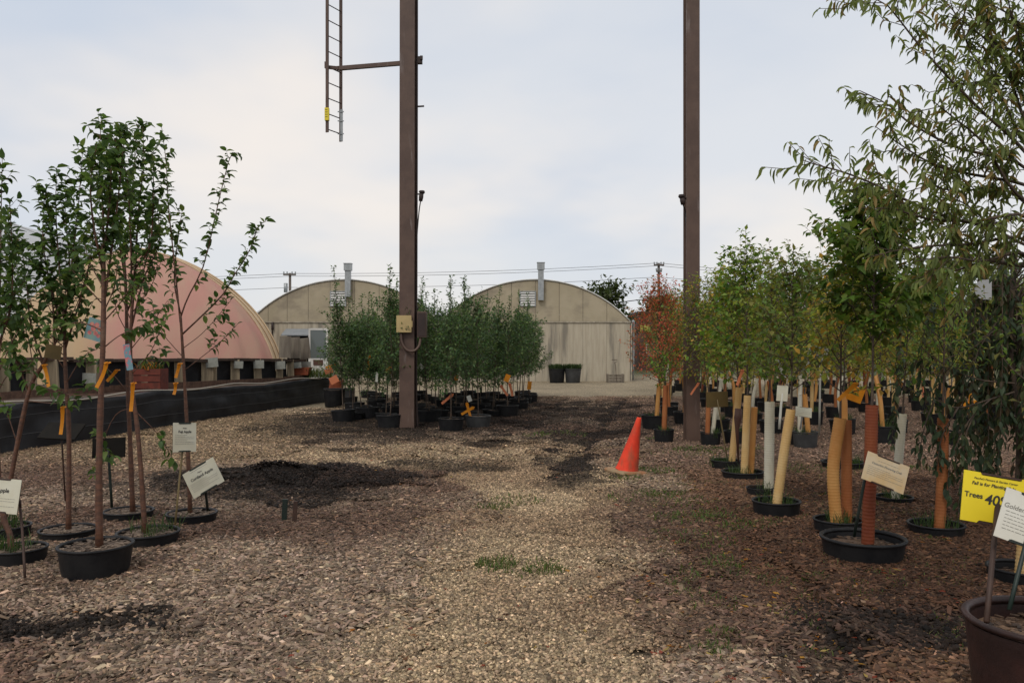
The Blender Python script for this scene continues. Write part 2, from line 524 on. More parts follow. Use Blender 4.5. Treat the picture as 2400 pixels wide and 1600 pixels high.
def scatter_mat(name, rough):
    m = bpy.data.materials.new(name)
    m.use_nodes = True
    t = m.node_tree
    p = t.nodes['Principled BSDF']
    p.inputs['Roughness'].default_value = rough
    p.inputs['Specular IOR Level'].default_value = 0.25
    a = NN(t, 'ShaderNodeAttribute', attribute_name='tint', attribute_type='INSTANCER')
    c = NN(t, 'ShaderNodeAttribute', attribute_name='col')
    mx = NN(t, 'ShaderNodeMixRGB', blend_type='MULTIPLY')
    mx.inputs[0].default_value = 1
    link(t, a.outputs['Color'], mx.inputs[1])
    link(t, c.outputs['Color'], mx.inputs[2])
    link(t, mx.outputs[0], p.inputs['Base Color'])
    return m


# ------------------------------------------------------------------ mesh helpers
class MB:
    def __init__(s):
        s.v, s.f, s.c, s.n = [], [], [], 0

    def add(s, V, Fc, col=None):
        V = np.asarray(V, float).reshape(-1, 3)
        s.v.append(V)
        s.f.extend([[i + s.n for i in f] for f in Fc])
        if col is not None:
            s.c.append(np.tile(np.asarray(col, float), (len(V), 1)) if np.ndim(col) == 1 else np.asarray(col, float))
        s.n += len(V)

    def box(s, c, size, R=None, taper=1.0):
        x, y, z = np.array(size) / 2.0
        V = np.array([[-x, -y, -z], [x, -y, -z], [x, y, -z], [-x, y, -z], [-x * taper, -y * taper, z], [x * taper, -y * taper, z],
                      [x * taper, y * taper, z], [-x * taper, y * taper, z]])
        if R is not None:
            V = V @ np.asarray(R).T
        s.add(V + np.asarray(c, float), [[3, 2, 1, 0], [4, 5, 6, 7], [0, 1, 5, 4], [1, 2, 6, 5], [2, 3, 7, 6], [3, 0, 4, 7]])

    def bar(s, a, b, w, h):
        """a box beam from a to b, w wide, h high"""
        a, b = np.asarray(a, float), np.asarray(b, float)
        d = b - a
        L = np.linalg.norm(d)
        X = d / L
        up = np.array([0, 0, 1.0]) if abs(X[2]) < 0.9 else np.array([0, 1.0, 0])
        Y = np.cross(up, X)
        Y /= np.linalg.norm(Y)
        Z = np.cross(X, Y)
        s.box((a + b) / 2, (L, w, h), np.stack([X, Y, Z], 1))

    def tube(s, P, r, n=6, cap=True):
        P = np.asarray(P, float)
        k = len(P)
        r = np.broadcast_to(np.asarray(r, float), (k,)) if np.ndim(r) else np.full(k, float(r))
        T = np.gradient(P, axis=0)
        T /= np.linalg.norm(T, axis=1)[:, None] + 1e-9
        ref = np.array([0, 1.0, 0]) if abs(T[0][1]) < 0.8 else np.array([1.0, 0, 0])
        A = np.cross(T, ref)
        A /= np.linalg.norm(A, axis=1)[:, None] + 1e-9
        B = np.cross(T, A)
        an = np.arange(n) / n * 2 * math.pi
        V = P[:, None, :] + r[:, None, None] * (np.cos(an)[None, :, None] * A[:, None, :] + np.sin(an)[None, :, None] * B[:, None, :])
        fs = []
        for i in range(k - 1):
            for j in range(n):
                j2 = (j + 1) % n
                fs.append([i * n + j2, i * n + j, (i + 1) * n + j, (i + 1) * n + j2])
        if cap:
            fs.append(list(range(n)))
            fs.append([(k - 1) * n + j for j in reversed(range(n))])
        s.add(V.reshape(-1, 3), fs)

    def lathe(s, prof, n=24, c=(0, 0, 0), closed=False):
        k = len(prof)
        an = np.arange(n) / n * 2 * math.pi
        V = np.array([[r * np.cos(a) + c[0], r * np.sin(a) + c[1], z + c[2]] for r, z in prof for a in an])
        fs = []
        for i in range(k - 1):
            for j in range(n):
                j2 = (j + 1) % n
                fs.append([i * n + j, i * n + j2, (i + 1) * n + j2, (i + 1) * n + j])
        s.add(V, fs)

    def grid(s, V, nu, nv):
        fs = [[i * nv + j, i * nv + j + 1, (i + 1) * nv + j + 1, (i + 1) * nv + j] for i in range(nu - 1) for j in range(nv - 1)]
        s.add(V, fs)

    def mesh(s, name, mat, smooth=False):
        me = bpy.data.meshes.new(name)
        V = np.concatenate(s.v) if s.v else np.zeros((0, 3))
        me.from_pydata(V.tolist(), [], s.f)
        if mat:
            me.materials.append(mat)
        if s.c:
            C = np.concatenate(s.c)
            a = me.color_attributes.new('col', 'FLOAT_COLOR', 'POINT')
            a.data.foreach_set('color', np.concatenate([C, np.ones((len(C), 1))], 1).ravel().astype(np.float32))
        if smooth:
            me.polygons.foreach_set('use_smooth', [True] * len(me.polygons))
        me.update()
        return me


def put(name, me, parent=None, loc=None, kind=None, label=None):
    o = bpy.data.objects.new(name, me)
    COL.objects.link(o)
    if parent is not None:
        o.parent = parent
    if loc is not None:
        o.location = loc
    if kind:
        o['kind'] = kind
    if label:
        o['label'] = label
    return o


def part(name, mb, mat, parent, smooth=False, loc=None, kind=None, label=None):
    return put(name, mb.mesh(name, mat, smooth), parent, loc, kind, label)


def tag(o, label, cat, group=None):
    o['label'] = label
    o['category'] = cat
    if group:
        o['group'] = group
    return o


def thing(name, label, cat, loc=(0, 0, 0), group=None, rz=0.0):
    o = bpy.data.objects.new(name, None)
    COL.objects.link(o)
    o.empty_display_size = 0.1
    o.location = [float(v) for v in loc]
    o.rotation_euler = (0, 0, rz)
    return tag(o, label, cat, group)


def unit(v):
    v = np.asarray(v, float)
    return v / (np.linalg.norm(v) + 1e-9)


def smooth_path(P, n):
    """a smooth curve through the points P, resampled to n points"""
    P = np.asarray(P, float)
    if len(P) < 3:
        t = np.linspace(0, 1, n)[:, None]
        return P[0] * (1 - t) + P[-1] * t
    Q = np.concatenate([[2 * P[0] - P[1]], P, [2 * P[-1] - P[-2]]])
    out = []
    for u in np.linspace(0, len(P) - 1 - 1e-6, n):
        i = int(u)
        t = u - i
        p0, p1, p2, p3 = Q[i], Q[i + 1], Q[i + 2], Q[i + 3]
        out.append(0.5 * (2 * p1 + (p2 - p0) * t + (2 * p0 - 5 * p1 + 4 * p2 - p3) * t * t + (3 * p1 - p0 - 3 * p2 + p3) * t ** 3))
    return np.array(out)


# ------------------------------------------------------------------ ground sheet
def axis(lo, hi, step, far_lo, far_hi, g=1.12):
    a = list(np.arange(lo, hi + 1e-6, step))
    s, v = step, hi
    while v < far_hi:
        s *= g
        v += s
        a.append(v)
    s, v = step, lo
    while v > far_lo:
        s *= g
        v -= s
        a.insert(0, v)
    return np.array(a)


gx = axis(-6.5, 6.5, 0.075, -700, 700, 1.07)
gy = axis(2.6, 13.0, 0.075, -500, 1500, 1.055)
GX, GY = np.meshgrid(gx, gy, indexing='ij')
fx, fy = GX.ravel(), GY.ravel()
GV = np.stack([fx, fy, height(fx, fy)], 1)
gmb = MB()
gmb.grid(GV, len(gx), len(gy))
gme = gmb.mesh('ground', ground_mat(), True)
gme.flip_normals()
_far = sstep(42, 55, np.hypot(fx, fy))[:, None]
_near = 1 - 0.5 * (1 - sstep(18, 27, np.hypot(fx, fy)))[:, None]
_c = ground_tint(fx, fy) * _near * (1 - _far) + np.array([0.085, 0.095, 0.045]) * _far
_a = gme.color_attributes.new('tint', 'FLOAT_COLOR', 'POINT')
_a.data.foreach_set('color', np.concatenate([_c, np.ones((len(_c), 1))], 1).ravel().astype(np.float32))
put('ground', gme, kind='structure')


# ------------------------------------------------------------------ wood chips and gravel: patches of real chips scattered as stuff
def patch_mesh(name, seed, n, R, lmin, lmax, asp, th, mat, block=False, hue=0.12, tilt=0.35):
    r = np.random.default_rng(seed)
    rad = R * np.sqrt(r.random(n)) * (0.75 + 0.25 * r.random(n))
    an = r.random(n) * 2 * math.pi
    c = np.stack([rad * np.cos(an), rad * np.sin(an), r.random(n) * 0.016 + 0.001], 1)
    L = lmin + (lmax - lmin) * r.random(n) ** 2.0
    Wd = L * (asp[0] + (asp[1] - asp[0]) * r.random(n))
    T = th * (0.6 + 0.8 * r.random(n))
    if block:
        T = L * 0.45
    base = np.array([[-1, -1, 0], [1, -1, 0], [1, 1, 0], [-1, 1, 0], [-.85, -.8, 1], [.85, -.8, 1], [.85, .8, 1], [-.85, .8, 1]], float)
    V = np.repeat(base[None], n, 0)
    V = V * (1 + 0.5 * (r.random((n, 8, 3)) - 0.5) * np.array([1, 1, 0]))
    V = V * np.stack([L / 2, Wd / 2, T], 1)[:, None, :]
    V[:, :, 2] += (V[:, :, 0] / (L[:, None] / 2 + 1e-9)) ** 2 * (r.random(n)[:, None] - 0.5) * 0.006
    yaw = r.random(n) * 2 * math.pi
    tx, ty = (r.random(n) - 0.5) * 2 * tilt, (r.random(n) - 0.5) * 2 * tilt
    cz, sz = np.cos(yaw), np.sin(yaw)
    cx_, sx_ = np.cos(tx), np.sin(tx)
    cy_, sy_ = np.cos(ty), np.sin(ty)
    Rz = np.zeros((n, 3, 3))
    Rz[:, 0, 0], Rz[:, 0, 1], Rz[:, 1, 0], Rz[:, 1, 1], Rz[:, 2, 2] = cz, -sz, sz, cz, 1
    Rx = np.zeros((n, 3, 3))
    Rx[:, 0, 0], Rx[:, 1, 1], Rx[:, 1, 2], Rx[:, 2, 1], Rx[:, 2, 2] = 1, cx_, -sx_, sx_, cx_
    Ry = np.zeros((n, 3, 3))
    Ry[:, 1, 1], Ry[:, 0, 0], Ry[:, 0, 2], Ry[:, 2, 0], Ry[:, 2, 2] = 1, cy_, sy_, -sy_, cy_
    Rm = Rz @ Rx @ Ry
    V = np.einsum('nij,nkj->nki', Rm, V) + c[:, None, :]
    fb = np.array([[4, 5, 6, 7], [0, 1, 5, 4], [1, 2, 6, 5], [2, 3, 7, 6], [3, 0, 4, 7]])
    Fs = (fb[None] + (np.arange(n) * 8)[:, None, None]).reshape(-1, 4)
    me = bpy.data.meshes.new(name)
    me.vertices.add(n * 8)
    me.vertices.foreach_set('co', V.reshape(-1).astype(np.float32))
    me.loops.add(len(Fs) * 4)
    me.loops.foreach_set('vertex_index', Fs.ravel().astype(np.int32))
    me.polygons.add(len(Fs))
    me.polygons.foreach_set('loop_start', (np.arange(len(Fs)) * 4).astype(np.int32))
    me.update(calc_edges=True)
    me.validate()
    me.materials.append(mat)
    val = 0.42 + 1.0 * r.random(n) ** 1.6
    val = np.where(r.random(n) < 0.13, val * 1.8, val)
    val = np.where(r.random(n) < 0.25, val * 0.45, val)
    tint = np.stack([val * (1 + hue * (r.random(n) - 0.4)), val, val * (1 - hue * (r.random(n) - 0.4))], 1)
    C = np.concatenate([np.repeat(tint, 8, 0), np.ones((n * 8, 1))], 1)
    a = me.color_attributes.new('col', 'FLOAT_COLOR', 'POINT')
    a.data.foreach_set('color', C.ravel().astype(np.float32))
    return me


def scatter(name, pts, tint, rot, scl, pick, meshes):
    """one stuff object: points on the ground that carry patches"""
    coll = bpy.data.collections.new(name + '_patches')
    for i, me in enumerate(meshes):
        coll.objects.link(bpy.data.objects.new('patch_%02d' % i, me))
    me = bpy.data.meshes.new(name)
    n = len(pts)
    me.vertices.add(n)
    me.vertices.foreach_set('co', np.asarray(pts, np.float32).ravel())
    a = me.attributes.new('tint', 'FLOAT_COLOR', 'POINT')
    a.data.foreach_set('color', np.concatenate([tint, np.ones((n, 1))], 1).ravel().astype(np.float32))
    a = me.attributes.new('rot', 'FLOAT_VECTOR', 'POINT')
    a.data.foreach_set('vector', np.asarray(rot, np.float32).ravel())
    a = me.attributes.new('scl', 'FLOAT', 'POINT')
    a.data.foreach_set('value', np.asarray(scl, np.float32))
    a = me.attributes.new('pick', 'INT', 'POINT')
    a.data.foreach_set('value', np.asarray(pick, np.int32))
    g = bpy.data.node_groups.new(name, 'GeometryNodeTree')
    g.interface.new_socket('Geometry', in_out='INPUT', socket_type='NodeSocketGeometry')
    g.interface.new_socket('Geometry', in_out='OUTPUT', socket_type='NodeSocketGeometry')
    gi, go = g.nodes.new('NodeGroupInput'), g.nodes.new('NodeGroupOutput')
    ci = g.nodes.new('GeometryNodeCollectionInfo')
    ci.inputs['Collection'].default_value = coll
    ci.inputs['Separate Children'].default_value = True
    ci.inputs['Reset Children'].default_value = True
    ip = g.nodes.new('GeometryNodeInstanceOnPoints')
    ip.inputs['Pick Instance'].default_value = True

    def named(nm, typ):
        nn = g.nodes.new('GeometryNodeInputNamedAttribute')
        nn.data_type = typ
        nn.inputs['Name'].default_value = nm
        return nn.outputs[0]
    g.links.new(gi.outputs[0], ip.inputs['Points'])
    g.links.new(ci.outputs[0], ip.inputs['Instance'])
    g.links.new(named('pick', 'INT'), ip.inputs['Instance Index'])
    g.links.new(named('rot', 'FLOAT_VECTOR'), ip.inputs['Rotation'])
    g.links.new(named('scl', 'FLOAT'), ip.inputs['Scale'])
    g.links.new(ip.outputs[0], go.inputs[0])
    o = put(name, me, kind='stuff')
    md = o.modifiers.new('scatter', 'NODES')
    md.node_group = g
    return o


def slope_rot(r, x, y):
    e = 0.08
    dzx = (height(x + e, y) - height(x - e, y)) / (2 * e)
    dzy = (height(x, y + e) - height(x, y - e)) / (2 * e)
    return np.stack([np.arctan(dzy), -np.arctan(dzx), np.zeros(len(x))], 1)


rg = np.random.default_rng(11)


def field(y0, y1, step, jit=0.5, half=0.70):
    xs, ys = [], []
    y = y0
    while y < y1:
        w = half * y + 0.6
        k = int(2 * w / step)
        xs.append(np.linspace(-w, w, k) + (rg.random(k) - 0.5) * step * 2 * jit)
        ys.append(np.full(k, y) + (rg.random(k) - 0.5) * step * 2 * jit)
        y += step
    return np.concatenate(xs), np.concatenate(ys)


M_CHIP = scatter_mat('bark_chip', 0.85)
M_STONE = scatter_mat('gravel_stone', 0.8)
chip_meshes = [patch_mesh('chip_patch', 100 + i, 950, 0.30, 0.014, 0.058, (0.20, 0.46), 0.0045, M_CHIP, hue=0.2, tilt=0.42) for i in range(6)]
chip_far = [patch_mesh('coarse_chip_patch', 200 + i, 750, 0.5, 0.022, 0.066, (0.3, 0.6), 0.008, M_CHIP, hue=0.18, tilt=0.6) for i in range(4)]
stone_meshes = [patch_mesh('gravel_patch', 300 + i, 1000, 0.22, 0.006, 0.021, (0.45, 1.0), 0.004, M_STONE, block=True, hue=0.12, tilt=0.4) for i in range(5)]


def lay(name, x, y, keep, meshes, gain=1.0, smin=0.85, smax=1.15, dz=0.0):
    x, y = x[keep], y[keep]
    r = slope_rot(rg, x, y)
    # yaw first: patches are round, so a spin about z is folded into the pick of the patch's own random layout
    rz = rg.random(len(x)) * 2 * math.pi
    r[:, 2] = 0
    flat = np.hypot(r[:, 0], r[:, 1]) < 0.06
    r[flat, 2] = rz[flat]
    t = ground_tint(x, y) * gain * np.array([1.03, 0.98, 0.93]) * (0.9 + 0.2 * rg.random(len(x)))[:, None]
    return scatter(name, np.stack([x, y, height(x, y) + dz], 1), t, r, smin + (smax - smin) * rg.random(len(x)), rg.integers(0, len(meshes), len(x)), meshes)


cx1, cy1 = field(3.0, 11.5, 0.23)
pth, tan_, road_, mud_, rt_ = zones(cx1, cy1)
k1 = (rg.random(len(cx1)) > pth * 1.1) & (rg.random(len(cx1)) > mud_ * 0.9)
lay('bark_chips', cx1, cy1, k1, chip_meshes, 1.42, .95, 1.35)
cx2, cy2 = field(11.3, 27, 0.42, half=0.68)
pth2, tan2, road2, mud2, rt2 = zones(cx2, cy2)
k2 = (rg.random(len(cx2)) > mud2 * 0.85) & (rg.random(len(cx2)) > road2)
lay('bark_chips_beyond', cx2, cy2, k2, chip_far, 1.45)
cx3, cy3 = field(3.0, 12.5, 0.17)
pth3, tan3, road3, mud3, rt3 = zones(cx3, cy3)
k3 = (rg.random(len(cx3)) < pth3 * 1.05) & (rg.random(len(cx3)) > mud3 * 0.8)
lay('gravel', cx3, cy3, k3, stone_meshes, 1.6)


cx4, cy4 = field(3.4, 24, 0.26, half=0.62)
mud4 = zones(cx4, cy4)[3]
lay('soil_clods', cx4, cy4, rg.random(len(cx4)) < mud4 * 0.8, stone_meshes, 0.55, 1.0, 1.9, -.004)
k5 = rg.random(len(cx4)) < mud4 * 0.35
lay('scattered_chips', cx4, cy4, k5, [patch_mesh('sparse_chip_patch', 400 + i, 26, 0.32, 0.012, 0.05, (0.25, 0.62), 0.005, M_CHIP, hue=0.18, tilt=0.4) for i in range(4)], 5.0, dz=.006)


# ------------------------------------------------------------------ grass, weeds, fallen leaves
def blades(mb, rng, c, R, n, h0, h1, w, pal):
    for _ in range(n):
        a = rng.random() * 6.283
        q = R * math.sqrt(rng.random())
        x, y = c[0] + q * math.cos(a), c[1] + q * math.sin(a) * (R[1] if isinstance(R, tuple) else 1)
        z = c[2] if len(c) > 2 else float(height(x, y))
        h = h0 + (h1 - h0) * rng.random()
        b = rng.random() * 6.283
        dx, dy = math.cos(b), math.sin(b)
        lean = h * (0.2 + 0.9 * rng.random())
        px, py = -dy * w / 2, dx * w / 2
        V = [[x - px, y - py, z - .005], [x + px, y + py, z - .005], [x + dx * lean * .45 + px * .8, y + dy * lean * .45 + py * .8, z + h * .65],
             [x + dx * lean * .45 - px * .8, y + dy * lean * .45 - py * .8, z + h * .65], [x + dx * lean, y + dy * lean, z + h * .9]]
        p = pal[rng.integers(len(pal))]
        mb.add(V, [[0, 1, 2, 3], [3, 2, 4]], np.array(p) * (0.7 + 0.6 * rng.random()))


GRASS = [(0.075, 0.125, 0.026), (0.055, 0.10, 0.022), (0.10, 0.14, 0.035), (0.13, 0.13, 0.05)]
rgr = np.random.default_rng(5)
gm = MB()
for px, py, R, n in [(1140, 1293, .16, 190), (1250, 1306, .15, 110), (1500, 1088, .28, 330), (1440, 1104, .22, 110), (1520, 1140, .25, 120), (1290, 1000, .5, 260), (1175, 1300, .3, 50), (1215, 1296, .3, 45),
                     (1230, 1003, .4, 150), (1640, 1320, .25, 140), (1650, 1300, .2, 100), (1720, 1222, .24, 150), (1600, 1195, .25, 130), (1560, 1200, .3, 110),
                     (1130, 1166, .2, 110), (1190, 1150, .3, 90), (1620, 1040, .5, 220), (1560, 1045, .5, 160), (1700, 1035, .4, 120), (1520, 1010, .3, 110),
                     (1870, 1350, .08, 80), (1660, 1460, .1, 70), (1640, 1495, .12, 80), (1615, 1250, .3, 130), (1655, 1190, .25, 100), (1850, 1090, .4, 160),
                     (1560, 1160, .35, 110), (1990, 1100, .3, 90), (2120, 1090, .3, 90), (735, 880, .5, 160), (1470, 1150, .35, 90), (1600, 1380, .2, 70)]:
    c = on_ground(px, py)
    blades(gm, rgr, c[:2], R, int(n * 1.3), .03, .075, .005 + c[1] * .0008, GRASS)
for _ in range(150):                                              # thin scattered sprigs on the right-hand mulch
    y = 4 + 8 * rgr.random()
    x = np.interp(y, PY, PR) + 0.1 + 2.5 * rgr.random() ** 1.5
    blades(gm, rgr, (x, y), .11, 40, .025, .055, .007, GRASS)
put('grass', gm.mesh('grass', M_LEAF), kind='stuff')

# broad leafed fallen leaves
fl = MB()
FALL = [(0.42, 0.16, 0.02), (0.50, 0.26, 0.04), (0.30, 0.06, 0.03), (0.22, 0.10, 0.04), (0.45, 0.33, 0.10), (0.16, 0.06, 0.04)]
for i in range(2200):
    y = 3.4 + 9 * rgr.random() ** 1.3
    if i % 6 == 0:
        x = -2.6 + 3.5 * rgr.random()
    else:
        x = np.interp(y, PY, PR) - 0.2 + 2.6 * rgr.random()
    z = float(height(x, y)) + .018 + .008 * rgr.random()
    s = .014 + .02 * rgr.random()
    a = rgr.random() * 6.283
    ca, sa = math.cos(a), math.sin(a)
    V = np.array([[-1, 0, 0], [-.2, -.5, .15], [1, 0, .35 * rgr.random()], [-.2, .5, .25 * rgr.random()]]) * s
    V = np.stack([V[:, 0] * ca - V[:, 1] * sa, V[:, 0] * sa + V[:, 1] * ca, V[:, 2]], 1) + [x, y, z]
    fl.add(V, [[0, 1, 2], [0, 2, 3]], np.array(FALL[rgr.integers(len(FALL))]) * (.6 + .6 * rgr.random()))
put('fallen_leaves', fl.mesh('fallen_leaves', M_LEAF), kind='stuff')


# ------------------------------------------------------------------ foliage
# leaf templates: x along the leaf, y across, z up (length 1)
def leaf_template(width, fold, curl):
    xs = [0.0, 0.22, 0.55, 0.82, 1.0]
    ws = [0.0, 0.42, 0.5, 0.28, 0.0]
    V, rows = [], []
    for x, w in zip(xs, ws):
        z = -curl * x * x
        if w == 0:
            rows.append([len(V)])
            V.append([x, 0, z])
        else:
            rows.append([len(V), len(V) + 1, len(V) + 2])
            V += [[x, -w * width, z + fold * w], [x, 0, z], [x, w * width, z + fold * w]]
    Fc = [[rows[0][0], rows[1][0], rows[1][1]], [rows[0][0], rows[1][1], rows[1][2]]]
    for a, b in ((1, 2), (2, 3)):
        Fc += [[rows[a][0], rows[b][0], rows[b][1], rows[a][1]], [rows[a][1], rows[b][1], rows[b][2], rows[a][2]]]
    Fc += [[rows[3][0], rows[4][0], rows[3][1]], [rows[3][1], rows[4][0], rows[3][2]]]
    return np.array(V), Fc


def leaf_simple(width, fold, curl):
    V = np.array([[0, 0, 0], [.45, -.5 * width, fold * .5 - curl * .2], [1, 0, -curl], [.45, .5 * width, fold * .5 - curl * .2], [.45, 0, -curl * .2]])
    return V, [[0, 1, 4], [0, 4, 3], [4, 1, 2], [4, 2, 3]]


class Foliage:
    def __init__(s, rng):
        s.P, s.D, s.N, s.S, s.rng = [], [], [], [], rng

    def leaf(s, p, d, size, droop=0.3):
        d = unit(np.asarray(d) + np.array([0, 0, -droop]))
        up = np.array([0, 0, 1.0]) + (s.rng.random(3) - 0.5) * 1.1
        side = np.cross(up, d)
        if np.linalg.norm(side) < 0.1:
            side = np.cross(np.array([1.0, 0, 0.2]), d)
        side = unit(side)
        s.P.append(p)
        s.D.append(d)
        s.N.append(np.cross(d, side))
        s.S.append(size * (0.65 + 0.6 * s.rng.random()))

    def along(s, path, t0, spacing, size, droop=0.3, fwd=0.5):
        path = np.asarray(path)
        seg = np.linalg.norm(np.diff(path, axis=0), axis=1)
        cum = np.concatenate([[0], np.cumsum(seg)])
        L = cum[-1]
        q = L * t0
        ph = s.rng.random() * 6.28
        while q < L:
            i = min(np.searchsorted(cum, q, side='right') - 1, len(seg) - 1)
            t = unit(path[i + 1] - path[i])
            p = path[i] + t * (q - cum[i])
            ph += 2.4
            rnd = s.rng.normal(size=3)
            a = unit(np.cross(t, rnd)) if s.rng.random() < .5 else unit(np.cos(ph) * unit(np.cross(t, [0.3, 1, 0.1])) + np.sin(ph) * unit(np.cross(t, [1, 0.2, .3])))
            s.leaf(p, a * 1.0 + t * fwd, size, droop)
            q += spacing * (0.6 + 0.8 * s.rng.random())
        t = unit(path[-1] - path[-2])
        s.leaf(path[-1], t + 0.3 * s.rng.normal(size=3), size, droop)

    def arrays(s):
        return np.array(s.P), np.array(s.D), np.array(s.N), np.array(s.S)


def pal_colors(rng, pal, n):
    idx = rng.integers(0, len(pal), n)
    return np.array(pal)[idx] * (0.65 + 0.7 * rng.random(n))[:, None]


def foliage_mesh(name, fo, idx, tmpl, pal, rng, origin=(0, 0, 0)):
    P, D, N, Sz = fo.arrays()
    P, D, N, Sz = P[idx] - np.asarray(origin), D[idx], N[idx], Sz[idx]
    B = np.cross(N, D)
    T, Fc = tmpl
    k = len(T)
    V = P[:, None, :] + Sz[:, None, None] * (T[None, :, 0:1] * D[:, None, :] + T[None, :, 1:2] * B[:, None, :] + T[None, :, 2:3] * N[:, None, :])
    C = np.repeat(pal_colors(rng, pal, len(P)), k, 0)
    mb = MB()
    n = len(P)
    mb.v, mb.n = [V.reshape(-1, 3)], n * k
    mb.f = [[i + j * k for i in f] for j in range(n) for f in Fc]
    mb.c = [C]
    return mb.mesh(name, M_LEAF, True)


APPLE = [(0.0702, 0.1272, 0.035), (0.0526, 0.0979, 0.0291), (0.0965, 0.1598, 0.0437), (0.0631, 0.1076, 0.0437), (0.1227, 0.1712, 0.0494)]
PEAR = [(0.0556, 0.1082, 0.0438), (0.0727, 0.1342, 0.0547), (0.0942, 0.1622, 0.0619), (0.047, 0.0866, 0.0401), (0.1283, 0.1839, 0.0656)]
BRIGHT = [(0.0973, 0.1938, 0.0264), (0.1319, 0.2423, 0.0331), (0.073, 0.1559, 0.0264), (0.1926, 0.2737, 0.0365)]
R1PAL = [(0.0758, 0.1399, 0.0245), (0.0936, 0.1633, 0.0295), (0.0623, 0.1144, 0.0229), (0.1248, 0.175, 0.0328), (0.1426, 0.1517, 0.0328)]
OLIVE = [(0.1905, 0.2561, 0.0401), (0.1456, 0.2172, 0.0438), (0.2464, 0.2922, 0.0547), (0.1905, 0.1836, 0.0473), (0.1233, 0.1948, 0.0401)]
BRONZE = [(0.1321, 0.1763, 0.0451), (0.1697, 0.1658, 0.0451), (0.1037, 0.1604, 0.0418), (0.2075, 0.1871, 0.0522), (0.1132, 0.2006, 0.0451)]
YELLOW = [(0.2677, 0.3028, 0.0501), (0.1956, 0.2579, 0.0433), (0.35, 0.314, 0.0534), (0.2265, 0.213, 0.0468), (0.4118, 0.2468, 0.0501)]
SCARLET = [(0.552, 0.1155, 0.0788), (0.4416, 0.126, 0.063), (0.276, 0.1575, 0.0578), (0.2346, 0.168, 0.063), (0.621, 0.1785, 0.105), (0.3312, 0.1785, 0.0735), (0.5244, 0.084, 0.0525)]
CHERRY = [(0.18, 0.2257, 0.069), (0.144, 0.1891, 0.0575), (0.222, 0.2501, 0.0805), (0.126, 0.1647, 0.0552), (0.18, 0.2135, 0.0633), (0.144, 0.183, 0.0575), (0.24, 0.1708, 0.0633)]
DARKW = [(0.040, 0.062, 0.034), (0.050, 0.078, 0.040), (0.032, 0.048, 0.028), (0.070, 0.085, 0.040), (0.075, 0.055, 0.03)]

T_APPLE = leaf_template(0.56, 0.26, 0.42)
T_CHERRY = leaf_template(0.25, 0.22, 0.30)
T_WEEP = leaf_template(0.42, 0.2, 0.25)
S_ROUND = leaf_simple(0.62, 0.25, 0.25)
S_NARROW = leaf_simple(0.42, 0.25, 0.3)
leaf_bank = {}


def bank(key, tmpl, pal, n=7):
    if key not in leaf_bank:
        r = np.random.default_rng(len(key) * 7 + 1)
        L = []
        for i in range(n):
            mb = MB()
            mb.add(tmpl[0], tmpl[1], np.array(pal[i % len(pal)]) * (0.75 + 0.5 * r.random()))
            L.append(mb.mesh('leaf', M_LEAF, True))
        leaf_bank[key] = L
    return leaf_bank[key]


def leaf_objects(root, fo, key, tmpl, pal, rng, cap, origin):
    """the leaves that show largest as parts of their own, the rest as one stuff part"""
    P, D, N, Sz = fo.arrays()
    px = P[:, 0] / P[:, 1] * F + CX
    py = HY - (P[:, 2] - EYE) / P[:, 1] * F
    vis = (px > 0) & (px < 2352) & (py > 0) & (py < 1568)
    order = np.argsort(np.where(vis, P[:, 1] - 4 * Sz, 99))
    near, rest = order[:cap], order[cap:]
    B = bank(key, tmpl, pal)
    for i in near:
        o = bpy.data.objects.new('leaf', B[rng.integers(len(B))])
        COL.objects.link(o)
        o.parent = root
        b = np.cross(N[i], D[i])
        m = Matrix.Identity(4)
        for r_ in range(3):
            m[r_][0], m[r_][1], m[r_][2], m[r_][3] = D[i][r_] * Sz[i], b[r_] * Sz[i], N[i][r_] * Sz[i], P[i][r_] - origin[r_]
        o.matrix_basis = m
    if len(rest):
        put('foliage', foliage_mesh('foliage', fo, rest, tmpl, pal, rng, origin), root, kind='stuff')


# ------------------------------------------------------------------ pots, soil, guards
mesh_cache = {}
NEAR_POTS = []


def pot_mesh(dia, h, mat, n=28):
    key = ('pot', round(dia, 3), round(h, 3), mat.name, n)
    if key not in mesh_cache:
        R = dia / 2
        mb = MB()
        mb.lathe([(0.0, 0.004), (R * .80, 0.004), (R * .82, 0.02), (R * .90, h * .55), (R * .945, h * .86), (R * .955, h * .9), (R * .955, h * .93)], n)
        mb.lathe([(R * .905, h * .93), (R * .89, h * .8), (R * .86, h * .45)], n)
        mesh_cache[key] = mb.mesh('pot', mat, True)
    return mesh_cache[key]


def rim_mesh(dia, h, mat, n=28):
    key = ('rim', round(dia, 3), round(h, 3), mat.name, n)
    if key not in mesh_cache:
        R = dia / 2
        mb = MB()
        t = R * .045
        mb.lathe([(R * .935, h - t * 1.9), (R * .985, h - t * 1.7), (R, h - t), (R * .99, h - t * .25), (R * .965, h), (R * .925, h - t * .2), (R * .90, h - t * .9), (R * .895, h - t * 2.2), (R * .935, h - t * 1.9)], n)
        mesh_cache[key] = mb.mesh('rim', mat, True)
    return mesh_cache[key]


